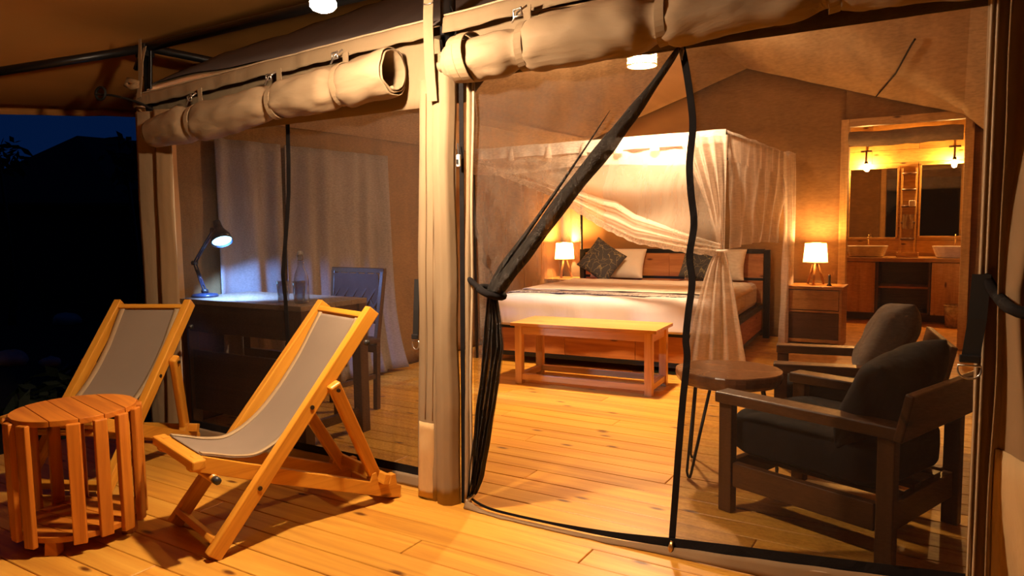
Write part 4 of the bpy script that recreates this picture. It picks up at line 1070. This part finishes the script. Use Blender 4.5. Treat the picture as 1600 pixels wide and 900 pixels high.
# ================================================================== ARMCHAIRS AND STOOL
def armchair(label, loc, rz, cushion_mat, seat_mat):
    t = thing('armchair', label, 'armchair', loc, rz, 'low wooden lounge armchairs')
    # local +x faces front, y across
    hx, hy, AH = 0.355, 0.31, 0.505
    for sy in (-1, 1):
        for x in (hx-0.035, -hx+0.035):
            m = MB(); m.box((x, sy*(hy-0.03), (AH-0.045)/2), (0.06, 0.042, AH-0.045), grain=2); m.build('leg', ARMW, t, bevel=0.004)
        m = MB(); m.box((-0.01, sy*(hy-0.03), AH-0.0225), (2*hx+0.02, 0.09, 0.045)); m.build('armrest', ARMW, t, bevel=0.006)
        m = MB(); m.box((0, sy*(hy-0.03), 0.165), (2*hx-0.14, 0.035, 0.10)); m.build('seat_rail', ARMW, t, bevel=0.004)
    for x in (hx-0.04, -hx+0.04):
        m = MB(); m.box((x, 0, 0.165), (0.035, 2*hy-0.115, 0.10), grain=1); m.build('seat_rail', ARMW, t, bevel=0.004)
    m = MB(); m.bar((-hx-0.03, -hy-0.02, 0.54), (-hx-0.03, hy+0.02, 0.54), 0.03, 0.17, up=(-0.22, 0, 1)); m.build('back_board', ARMW, t, bevel=0.006)
    for s in (-0.12, 0.05, 0.2):
        m = MB(); m.box((-0.02, s-0.03, 0.222), (2*hx-0.12, 0.06, 0.015)); m.build('slat', ARMW, t)
    m = MB()
    def sc_(u, v):                                   # soft block
        a = u*2*PI; b = (v-0.5)*PI; e1, e2 = 0.22, 0.35
        sg = lambda x, e: math.copysign(abs(x)**e, x)
        return Vector((0.02+0.325*sg(math.cos(b), e2)*sg(math.cos(a), e1), 0.255*sg(math.cos(b), e2)*sg(math.sin(a), e1), 0.325+0.095*sg(math.sin(b), e2) + 0.012*nz((math.cos(a)*2, math.sin(a)*2, v*3))))
    m.grid(sc_, 40, 16, wrap=True); m.build('seat_cushion', seat_mat, t, smooth=True)
    return t
armchair('dark low wooden armchair closest to the mesh door leaf', (-0.375, 3.085, 0), math.radians(160), DARKF, DARKF)
armchair('low wooden armchair holding taupe cushion between side table and bathroom doorway', (-0.44, 3.98, 0), math.radians(190), TAUPE, DARKF)
def chair_pt(loc, rz, x, y, z):
    c, s = math.cos(rz), math.sin(rz); return Vector((loc[0]+c*x-s*y, loc[1]+s*x+c*y, z))
r1 = math.radians(160)
pillow('cushion', 'large black back cushion slumped in the armchair by mesh door', DARKF, (0.57, 0.38, 0.21), chair_pt((-0.375, 3.085), r1, -0.205, 0.0, 0.548), (math.radians(63), math.radians(4), r1+PI/2), 'cushion', dent=0.15)
r2 = math.radians(190)
pillow('cushion', 'large crumpled taupe back cushion in the farther armchair', TAUPE, (0.56, 0.44, 0.22), chair_pt((-0.44, 3.98), r2, -0.16, 0.0, 0.585), (math.radians(64), math.radians(-6), r2+PI/2), 'cushion', dent=0.15)

def stool():
    t = thing('side_table', 'live edge slab side table on black hairpin legs', 'table', (-0.895, 3.40, 0))
    n = 36; rads = [1 + 0.10*nz((math.cos(2*PI*i/n)*1.3, math.sin(2*PI*i/n)*1.3, 3)) + 0.03*nz((math.cos(2*PI*i/n)*5, math.sin(2*PI*i/n)*5, 1)) for i in range(n)]
    m = MB()
    poly = [(0.25*rads[i]*math.cos(2*PI*i/n), 0.225*rads[i]*math.sin(2*PI*i/n)) for i in range(n)]
    rings = []
    for sc_, z in ((0.0, 0.435), (0.90, 0.435), (0.97, 0.452), (1.0, 0.475), (1.0, 0.494), (0.985, 0.50), (0.0, 0.50)):
        rings.append([m.bm.verts.new((x*sc_, y*sc_, z)) for x, y in poly] if sc_ else [m.bm.verts.new((0, 0, z))])
    for A, B in zip(rings, rings[1:]):
        for i in range(n):
            j = (i+1) % n
            vs = [A[i % len(A)], A[j % len(A)], B[j % len(B)], B[i % len(B)]]
            vs2 = []
            for v_ in vs:
                if v_ not in vs2: vs2.append(v_)
            m.face(vs2, [(v_.co.x, v_.co.y) for v_ in vs2])
    m.build('slab_top', SLABW, t, smooth=False)
    for a in (153, 235, 20):
        a = math.radians(a); u = Vector((math.cos(a), math.sin(a), 0)); s = Vector((-math.sin(a), math.cos(a), 0))
        b = u*0.225; top = u*0.15
        pts = [top + s*0.055 + Vector((0, 0, 0.435)), b + s*0.016 + Vector((0, 0, 0.03)), b + s*0.008 + Vector((0, 0, 0.010)), b + Vector((0, 0, 0.007)), b - s*0.008 + Vector((0, 0, 0.010)), b - s*0.016 + Vector((0, 0, 0.03)), top - s*0.055 + Vector((0, 0, 0.435))]
        m = MB(); m.tube(pts, 0.0065, 8); m.build('hairpin_leg', BSTEEL, t, smooth=True)
stool()

# ================================================================== DESK CORNER
def desk():
    t = thing('desk', 'dark wooden writing desk behind the screened window', 'desk', (-3.41, 2.845, 0))
    w, d, h = 1.03, 0.50, 0.785
    bw = d/4
    for i in range(4):
        m = MB(); m.box((0, -d/2+bw*(i+.5), h-0.014), (w, bw-0.0015, 0.028)); m.build('top_board', DESKW, t, bevel=0.002)
    for sy in (-1, 1):
        m = MB(); m.box((0, sy*(d/2-0.025), h-0.11), (w-0.12, 0.025, 0.165)); m.build('apron', DARKW, t, bevel=0.002)
    for sx in (-1, 1):
        m = MB(); m.box((sx*(w/2-0.03), 0, h-0.11), (0.025, d-0.12, 0.165), grain=1); m.build('apron', DARKW, t, bevel=0.002)
        for sy in (-1, 1):
            m = MB(); m.box((sx*(w/2-0.035), sy*(d/2-0.035), (h-0.028)/2), (0.065, 0.065, h-0.028), grain=2); m.build('leg', DARKW, t, bevel=0.003)
        m = MB(); m.box((sx*(w/2-0.035), 0, 0.12), (0.03, d-0.13, 0.05), grain=1); m.build('stretcher', DARKW, t, bevel=0.002)
    m = MB(); m.box((-0.06, d/2-0.06, 0.40), (w-0.14, 0.03, 0.05)); m.build('stretcher', DARKW, t, bevel=0.002)
    m = MB(); m.box((0, -d/2+0.03, 0.30), (w-0.14, 0.02, 0.36)); m.build('modesty_panel', DARKW, t, bevel=0.002)
desk()
def desk_lamp():
    B = Vector((-3.86, 2.72, 0.785))
    t = thing('desk_lamp', 'navy jointed desk lamp shining cold blue light on desk', 'lamp', B)
    m = MB(); m.lathe([(0.0, 0.0), (0.075, 0.0), (0.078, 0.008), (0.07, 0.018), (0.02, 0.024), (0.0, 0.024)], n=28); m.build('base', NAVYP, t, smooth=True)
    J1 = Vector((0.0, 0.0, 0.035)); J2 = Vector((-0.085, 0.0, 0.205)); J3 = Vector((0.115, 0.0, 0.405)); Hd = Vector((0.165, 0.0, 0.395))
    for a, b, nm in ((J1, J2, 'lower_arm'), (J2, J3, 'upper_arm')):
        m = MB()
        for s in (-0.009, 0.009): m.tube([a+Vector((0, s, 0)), b+Vector((0, s, 0))], 0.005, 6)
        m.tube([a+(b-a)*0.2, a+(b-a)*0.75], 0.009, 8)
        m.build(nm, NAVYP, t, smooth=True)
    m = MB()
    for j in (J1, J2, J3): m.tube([j+Vector((0, -0.016, 0)), j+Vector((0, 0.016, 0))], 0.014, 10)
    m.build('joint', BLKP, t, smooth=True)
    ax = Vector((0.55, -0.18, -0.82)).normalized()
    x = Vector((0, 1, 0)).cross(ax).normalized(); y = ax.cross(x)
    R = Matrix((x, y, ax)).transposed()
    m = MB(); m.tube([J3, Hd-ax*0.03], 0.006, 6)
    m.lathe([(0.0, -0.07), (0.022, -0.068), (0.027, -0.02), (0.035, 0.0), (0.055, 0.035), (0.062, 0.075), (0.059, 0.075), (0.05, 0.035), (0.03, 0.004), (0.0, 0.0)], Hd, 28, R); m.build('shade', NAVYP, t, smooth=True)
    m = MB(); m.lathe([(0.0, 0.068), (0.055, 0.066), (0.055, 0.062), (0, 0.062)], Hd, 24, R); m.build('glowing_disc', GLOW_D, t)
    li = bpy.data.lights.new('desk_light', 'SPOT'); li.energy = DESK_P; li.color = DESK; li.shadow_soft_size = 0.03; li.spot_size = math.radians(112); li.spot_blend = 0.35
    lo = bpy.data.objects.new('desk_light', li); C.objects.link(lo); lo.parent = t; lo.location = Hd + ax*0.08
    lo.rotation_euler = Vector((0.0, 0.52, -0.85)).to_track_quat('-Z', 'Y').to_euler()
desk_lamp()
def bottle():
    t = thing('water_bottle', 'clear glass swing top water bottle on the desk corner', 'bottle', (-3.02, 2.72, 0.785))
    m = MB(); m.lathe([(0.0, 0.0), (0.036, 0.0), (0.04, 0.008), (0.04, 0.13), (0.034, 0.16), (0.017, 0.205), (0.0145, 0.25), (0.017, 0.254), (0.017, 0.262), (0.012, 0.262)], n=24); m.build('glass_body', GLASS, t, smooth=True)
    m = MB(); m.lathe([(0.0, 0.262), (0.015, 0.263), (0.017, 0.272), (0.011, 0.284), (0, 0.286)], n=16); m.build('stopper', CERAM, t, smooth=True)
    m = MB(); m.tube([(0.017, 0, 0.235), (0.026, 0, 0.262), (0.012, 0, 0.282), (-0.012, 0, 0.282), (-0.026, 0, 0.262), (-0.017, 0, 0.235)], 0.002, 6); m.tube([(0.016*math.cos(a), 0.016*math.sin(a), 0.235) for a in [i*PI/6 for i in range(12)]], 0.002, 6, closed=True); m.build('wire_bail', STEEL, t, smooth=True)
bottle()
def tumbler(label, loc):
    m = MB(); m.lathe([(0.0, 0.0), (0.027, 0.0), (0.030, 0.004), (0.036, 0.115), (0.034, 0.115), (0.028, 0.012), (0.0, 0.012)], n=24)
    o = m.build('drinking_glass', GLASS, None, smooth=True); o.location = loc; return tag(o, label, 'glass')
tumbler('clear tall drinking glass left of the window zip on desk', (-3.19, 2.74, 0.785))
tumbler('clear tall drinking glass touching the water bottle on desk', (-3.095, 2.77, 0.785))
def desk_chair():
    t = thing('desk_chair', 'brown desk chair with a woven diamond lattice back', 'chair', (-3.40, 3.33, 0))
    w = 0.44
    for sx in (-1, 1):
        m = MB(); m.bar((sx*(w/2-0.02), 0.15, 0.0), (sx*(w/2-0.02), 0.17, 0.47), 0.035, 0.035, up=(0, 1, 0)); m.bar((sx*(w/2-0.02), 0.17, 0.45), (sx*(w/2), 0.23, 0.90), 0.03, 0.035, up=(0, 1, 0)); m.build('leg', DARKW, t, bevel=0.003)
        m = MB(); m.bar((sx*(w/2-0.02), -0.2, 0.0), (sx*(w/2-0.02), -0.19, 0.44), 0.035, 0.035, up=(0, 1, 0)); m.build('leg', DARKW, t, bevel=0.003)
        m = MB(); m.bar((sx*(w/2-0.02), -0.19, 0.22), (sx*(w/2-0.02), 0.15, 0.22), 0.02, 0.03); m.build('stretcher', DARKW, t, bevel=0.002)
    m = MB(); m.box((0, -0.02, 0.455), (w, 0.42, 0.04)); m.build('seat', LATT, t, bevel=0.012)
    m = MB(); m.bar((-w/2, 0.155, 0.40), (w/2, 0.155, 0.40), 0.025, 0.05); m.build('rear_rail', DARKW, t, bevel=0.002)
    m = MB(); m.bar((-w/2-0.015, 0.232, 0.905), (w/2+0.015, 0.232, 0.905), 0.03, 0.035); m.build('top_rail', DARKW, t, bevel=0.004)
    def bk(a, z): return Vector((a, 0.17+(z-0.45)*0.133, z))
    m = MB(); m.box((0, 0.205, 0.72), (w-0.04, 0.006, 0.33)); m.build('back_pad', LATT, t)
    for k in range(-4, 6):
        for s in (-1, 1):
            a0 = k*0.08; pts = []
            for i in range(13):
                z = 0.56+0.33*i/12; x = a0 + s*(z-0.56)*0.75 - s*0.08
                if abs(x) < w/2-0.015: pts.append(bk(x, z)+Vector((0, -0.008-0.003*s, 0)))
            if len(pts) > 2:
                m = MB(); m.ribbon([pts[0], pts[-1]], (1, 0, 0), 0.018, 0.004); m.build('lattice_strip', LATT, t)
desk_chair()

# long white curtain on the side wall
t = thing('curtain', 'long pleated white curtain hanging on the side wall behind desk', 'curtain', (LX+0.06, 3.75, 0))
KO = -Vector((LX+0.06, 3.75, 0))
def curt(y0, y1, ph):
    def f(u, v):
        z = 1.76*(1-v) + 0.03*v
        Y = y0+(y1-y0)*u + (0.10*(u-0.3))*v**2
        am = 0.014+0.016*v
        return Vector((LX+0.05 + 1.25*am*math.sin(u*(y1-y0)*30+ph+3.5*nz((u*(y1-y0)*4+ph, v*0.5, 3))+0.5*math.sin(v*3))*(0.6+0.9*abs(nz((u*(y1-y0)*3, 1, ph)))) + 0.012*nz((u*5, v*2, ph)) + 0.09*v**6*u, Y, z))
    return f
m = MB(); m.grid(curt(2.90, 3.42, 0), 80, 24); child(m, 'drop', CURT, t, KO, smooth=True, solid=0.002)
m = MB(); m.grid(curt(3.45, 4.50, 2), 150, 24); child(m, 'drop', CURT, t, KO, smooth=True, solid=0.002)

# ================================================================== BATHROOM BEYOND THE DOORWAY
BBY = 9.88
def bath_shell():
    m = MB(); m.box((-0.5, BBY+0.05, 1.15), (2.8, 0.06, 2.5)); wbk = struct('wall_bath', m, DARKW)
    mesh = {}
    hgt = 0.155
    k = 0
    z = 0.0
    while z < 2.2:
        for (a, b) in (((-1.9, -0.4), (-0.4, 0.9)) if k % 2 else ((-1.9, -0.9), (-0.9, 0.9))):
            L = round(b-a, 2)
            if L not in mesh:
                q = MB(); q.box((0, 0, 0), (L-0.004, 0.02, hgt-0.004)); mesh[L] = q.mesh('plank', BATHW)
            o = bpy.data.objects.new('plank', mesh[L]); C.objects.link(o); o.parent = wbk; o.location = ((a+b)/2, BBY+0.01, z+hgt/2)
        z += hgt; k += 1
    for X, nm in ((-1.75, 'wall_bath_left'), (0.72, 'wall_bath_right')):
        q = MB(); q.grid(lambda u, v: Vector((X+0.01*nz((u*8, v*4, X)), BY+0.08+(BBY-BY-0.05)*u, 2.35*v)), 16, 10); struct(nm, q, INNER, smooth=True, solid=0.004)
    q = MB(); q.grid(lambda u, v: Vector((-1.75+2.5*u, BY+0.08+(BBY-BY-0.05)*v, 2.33)), 10, 10); o = struct('ceiling_bath', q, INNER, smooth=True, solid=0.004)
bath_shell()
def vanity():
    t = thing('vanity', 'wooden bathroom vanity with open dark centre shelves', 'cabinet', (-0.5, 9.6, 0))
    w = 1.9; z0, z1 = 0.09, 0.70; d = 0.46
    m = MB(); m.box((0, -0.01, z1+0.02), (w, d+0.03, 0.045)); m.build('countertop', STONE, t, bevel=0.003)
    for x in (-0.95, -0.27, 0.27, 0.95):
        m = MB(); m.box((x*0.98, 0, (z0+z1)/2), (0.025, d, z1-z0), grain=2); m.build('divider', DARKW, t)
    m = MB(); m.box((0, 0, z0+0.012), (w*0.98, d, 0.025)); m.build('bottom_panel', DARKW, t)
    m = MB(); m.box((0, d/2-0.01, (z0+z1)/2), (w*0.98, 0.012, z1-z0)); m.build('back_panel', DARKW, t)
    m = MB(); m.box((0, 0.02, 0.40), (0.50, d-0.06, 0.022)); m.build('shelf', VANW, t)
    for x, wd in ((-0.60, 0.64), (0.60, 0.64)):
        m = MB(); m.box((x, -d/2-0.005, (z0+z1)/2), (wd-0.01, 0.022, z1-z0-0.02), grain=2); o = m.build('door', BATHW, t, bevel=0.003)
    m = MB(); m.box((0, 0.06, 0.045), (w*0.9, 0.25, 0.09)); m.build('plinth', DARKW, t)
vanity()
def basin(label, x):
    t = thing('wash_basin', label, 'basin', (x, 9.56, 0.744))
    m = MB()
    prof = [(0.17, 0.0), (0.185, 0.01), (0.225, 0.125), (0.225, 0.13), (0.213, 0.13), (0.175, 0.03), (0.0, 0.025)]
    n = 32; rings = []
    for r, z in prof:
        ring = []
        for k in range(n):
            a = 2*PI*k/n; c_, s_ = math.cos(a), math.sin(a)
            sg = lambda q: math.copysign(abs(q)**0.45, q)
            ring.append(m.bm.verts.new((r*sg(c_), r*0.68*sg(s_), z)))
        rings.append(ring)
    for i in range(len(rings)-1):
        for k in range(n): m.face([rings[i][k], rings[i][(k+1) % n], rings[i+1][(k+1) % n], rings[i+1][k]])
    m.face(rings[0][::-1])
    m.build('bowl', CERAM, t, smooth=False)
    m = MB(); m.lathe([(0.0, 0.027), (0.02, 0.027), (0.02, 0.031), (0, 0.031)], n=14); m.build('drain', STEEL, t)
    m = MB(); m.tube([(0, 0.18, 0), (0, 0.18, 0.20), (0, 0.16, 0.225), (0, 0.09, 0.225), (0, 0.075, 0.21)], 0.011, 8); m.tube([(0, 0.18, 0.22), (0, 0.19, 0.26)], 0.007, 6); m.build('tap', BRASS, t, smooth=True)
basin('white rectangular wash basin at the near end of vanity', -0.90)
basin('white rectangular wash basin at the far end of vanity', 0.0)
def mirror(label, x0, x1, z0, z1):
    t = thing('mirror', label, 'mirror', ((x0+x1)/2, BBY-0.02, (z0+z1)/2))
    w, h = x1-x0, z1-z0
    m = MB(); m.box((0, 0, 0), (w-0.02, 0.008, h-0.02)); m.build('mirror_plate', MIRR, t)
    for a, b, s in (((0, h/2-0.008), (w, 0.02), 0), ((0, -h/2+0.008), (w, 0.02), 0), ((w/2-0.008, 0), (0.02, h), 0), ((-w/2+0.008, 0), (0.02, h), 0)):
        m = MB(); m.box((a[0], -0.004, a[1]), (b[0], 0.02, b[1]), grain=0 if b[0] > b[1] else 2); m.build('frame_bar', FRAMEW, t, bevel=0.002)
mirror('tall mirror behind the near basin left of the ladder', -1.15, -0.60, 0.95, 1.815)
mirror('tall mirror behind the far basin right of the ladder', -0.385, 0.18, 0.965, 1.835)
t = thing('towel_ladder', 'slim wooden towel ladder between the two bathroom mirrors', 'ladder', (-0.49, BBY-0.03, 0.75))
for s in (-1, 1):
    m = MB(); m.box((s*0.075, 0, 0.52), (0.02, 0.03, 1.04), grain=2); m.build('upright', BATHW, t, bevel=0.002)
for k in range(5):
    m = MB(); m.tube([(-0.075, -0.01, 0.20+k*0.195), (0.075, -0.01, 0.20+k*0.195)], 0.014, 8); m.build('rung', DARKW, t, smooth=True)
m = MB(); m.grid(lambda u, v: Vector((-0.055+0.11*u, -0.03-0.004*math.sin(u*9), 0.10-0.17*v)), 10, 6); o = m.build('face_cloth', CANVASD, None, solid=0.006); o.location = (-0.49, BBY-0.04, 1.14); tag(o, 'dark small towel hanging from a ladder rung', 'towel')
m = MB(); m.box((0, 0, 0.035), (0.07, 0.045, 0.07)); o = m.build('soap_box', CERAM, None, bevel=0.006); o.location = (-0.45, BBY-0.075, 1.335); tag(o, 'little white box resting on a ladder rung', 'box')
t = thing('soap_tray', 'low wooden tray on the counter between the basins', 'tray', (-0.47, 9.52, 0.744))
m = MB(); m.box((0, 0, 0.008), (0.22, 0.12, 0.012)); m.build('bottom_panel', BATHW, t)
for s in (-1, 1):
    m = MB(); m.box((0, s*0.058, 0.03), (0.22, 0.01, 0.055)); m.build('side_panel', BATHW, t)
    m = MB(); m.box((s*0.107, 0, 0.03), (0.01, 0.106, 0.055), grain=1); m.build('side_panel', BATHW, t)
def wall_lamp(label, x):
    t = thing('wall_lamp', label, 'lamp', (x, BBY-0.09, 1.82))
    m = MB(); m.tube([(0, 0.085, 0.19), (0, 0.0, 0.19), (0, 0, 0.06)], 0.012, 8); m.tube([(-0.06, 0, 0.19), (0.06, 0, 0.19)], 0.012, 8); m.build('pipe_arm', DARKW, t, smooth=True)
    m = MB(); m.lathe([(0.018, 0.07), (0.022, 0.04), (0.018, 0.035)], n=12); m.build('socket', BSTEEL, t, smooth=True)
    m = MB(); m.lathe([(0.0, -0.045), (0.018, -0.038), (0.028, -0.015), (0.024, 0.01), (0.013, 0.035)], n=16); m.build('bulb', GLOW_B, t, smooth=True)
wall_lamp('bare amber bulb on a pipe bracket over near mirror', -0.955)
wall_lamp('bare amber bulb on a pipe bracket over far mirror', -0.040)
m = MB(); m.lathe([(0.0, 0.0), (0.025, 0.0), (0.027, 0.06), (0.02, 0.075), (0.009, 0.085), (0.009, 0.10), (0, 0.10)], n=16)
o = m.build('soap_bottle', WHITEP, None, smooth=True); o.location = (0.02, 9.78, 0.744); tag(o, 'small white soap bottle behind the far basin', 'bottle')
t = thing('waste_bin', 'pale woven waste bin on floor beside far vanity door', 'bin', (0.02, 9.18, 0.0))
m = MB(); m.lathe([(0.0, 0.01), (0.085, 0.0), (0.105, 0.24), (0.097, 0.24), (0.08, 0.02), (0, 0.018)], n=24); m.build('body', WEAVE, t, smooth=True)
m = MB(); m.tube([(0.104*math.cos(a), 0.104*math.sin(a), 0.24) for a in [i*PI/12 for i in range(24)]], 0.008, 6, closed=True); m.build('rim', WEAVE, t, smooth=True)
canvas_roll('canvas_roll', 'rolled canvas blind tied up above the bathroom doorway', -0.90, 0.03, lambda X: 1.955+0.0*X, lambda X: 0.072, BY-0.02, [], 3.0, 0.4, 0.0, mat=CANVAS, seed=9)

# ================================================================== NIGHT GARDEN
def foliage(mb, c, s, n, seed, leaf=0.35):
    rnd = random.Random(seed)
    for i in range(n):
        while True:
            p = Vector((rnd.uniform(-1, 1), rnd.uniform(-1, 1), rnd.uniform(-1, 1)))
            if p.length < 1: break
        p = Vector(c) + Vector((p.x*s[0], p.y*s[1], p.z*s[2]))
        a = Vector((rnd.uniform(-1, 1), rnd.uniform(-1, 1), rnd.uniform(-1, .3))).normalized(); b = a.orthogonal().normalized()
        l = leaf*rnd.uniform(.6, 1.3)
        mb.face([mb.bm.verts.new(p), mb.bm.verts.new(p+a*l*.5+b*l*.16), mb.bm.verts.new(p+a*l), mb.bm.verts.new(p+a*l*.5-b*l*.16)])
def tree(label, x, y, h, s, seed, n=900):
    t = thing('tree', label, 'tree', (x, y, -0.42))
    m = MB(); m.tube(smoothline([(0, 0, 0), (0.08, 0.05, h*0.35), (-0.02, 0, h*0.98)], 8), [0.07-0.006*i for i in range(9)], 8); m.build('trunk', DARKW, t, smooth=True)
    m = MB(); foliage(m, (0, 0, h), s, n, seed, 0.26); o = m.build('crown', LEAFM, t)
tree('dark leafy tree beside the corner post against blue sky', -11.0, 6.5, 2.72, (0.16, 0.3, 0.34), 2, 80)
tree('small dark tree at the far dark edge of the garden', -13.9, 6.0, 2.95, (0.35, 0.4, 0.30), 5, 90)
def dark_tent():
    t = thing('neighbour_tent', 'black roof of a neighbouring tent against the night sky', 'tent', (-18.0, 9.5, -0.42))
    m = MB(); pk = m.bm.verts.new((-0.05, 0, 3.85)); pk2 = m.bm.verts.new((0.3, 5.0, 3.85))
    b = [m.bm.verts.new(p) for p in ((-4.4, -1.5, 2.35), (4.4, -1.5, 2.1), (4.4, 7, 2.1), (-4.4, 7, 2.35))]
    m.face([pk, b[0], b[1]]); m.face([pk, b[1], b[2], pk2]); m.face([pk2, b[2], b[3]]); m.face([pk, pk2, b[3], b[0]])
    m.build('roof', ROOFN, t, solid=0.05)
    m = MB(); m.box((-2.0, 2.8, 1.2), (16, 8, 2.4)); m.build('body', ROOFN, t)
dark_tent()
for i, (x, y, s, lb) in enumerate(((-9.75, 4.18, 0.22, 'pale garden stone in the dark beyond the deck edge'), (-9.1, 4.3, 0.14, 'small pale garden stone left of the deck chair'), (-13.1, 6.5, 0.28, 'dim garden stone farther out in the dark garden'))):
    m = MB(); m.grid(lambda u, v: Vector((math.cos(2*PI*u)*math.sin(PI*v), 0.7*math.sin(2*PI*u)*math.sin(PI*v), 0.5*math.cos(PI*v)))*s*(1+0.25*nz((math.cos(2*PI*u)*1.5+i*3, math.sin(2*PI*u)*1.5, v*3))), 16, 10, wrap=True)
    o = m.build('garden_stone', ROCKM, None, smooth=True); o.location = (x, y, -0.36); tag(o, lb, 'stone')
for i, (x, y, h, lb) in enumerate(((-6.2, 3.1, 0.5, 'dark leafy shrub in the night garden close to deck'),)):
    m = MB(); foliage(m, (0, 0, h*0.5), (0.5, 0.5, h*0.5), 260, 20+i, 0.22); o = m.build('shrub', LEAFM); o.location = (x, y, -0.42); tag(o, lb, 'shrub')

# ------------------------------------------------------------------ groups of repeats
GROUPS = {'pillow': 'cream pillows against the headboard', 'nightstand': 'nightstands beside the bed', 'table_lamp': 'bedside table lamps', 'tent_post': 'canvas covered tent posts',
          'canvas_roll': 'rolled canvas flaps', 'wall_lamp': 'bulbs over the bathroom mirrors', 'mirror': 'bathroom mirrors', 'wash_basin': 'wash basins on the vanity', 'mesh_door_leaf': 'mesh door leaves',
          'drinking_glass': 'glasses on the desk', 'buckle_strap': 'black straps with rings', 'garden_stone': 'stones in the garden', 'tree': 'dark trees in the garden'}
for o in list(C.objects):
    if o.parent is None and 'category' in o and 'group' not in o:
        b_ = o.name.split('.')[0]
        if b_ in GROUPS: o['group'] = GROUPS[b_]
        elif b_ == 'cushion': o['group'] = 'gold crackled cushions on the bed' if 'gold' in o['label'] else 'back cushions in the armchairs'
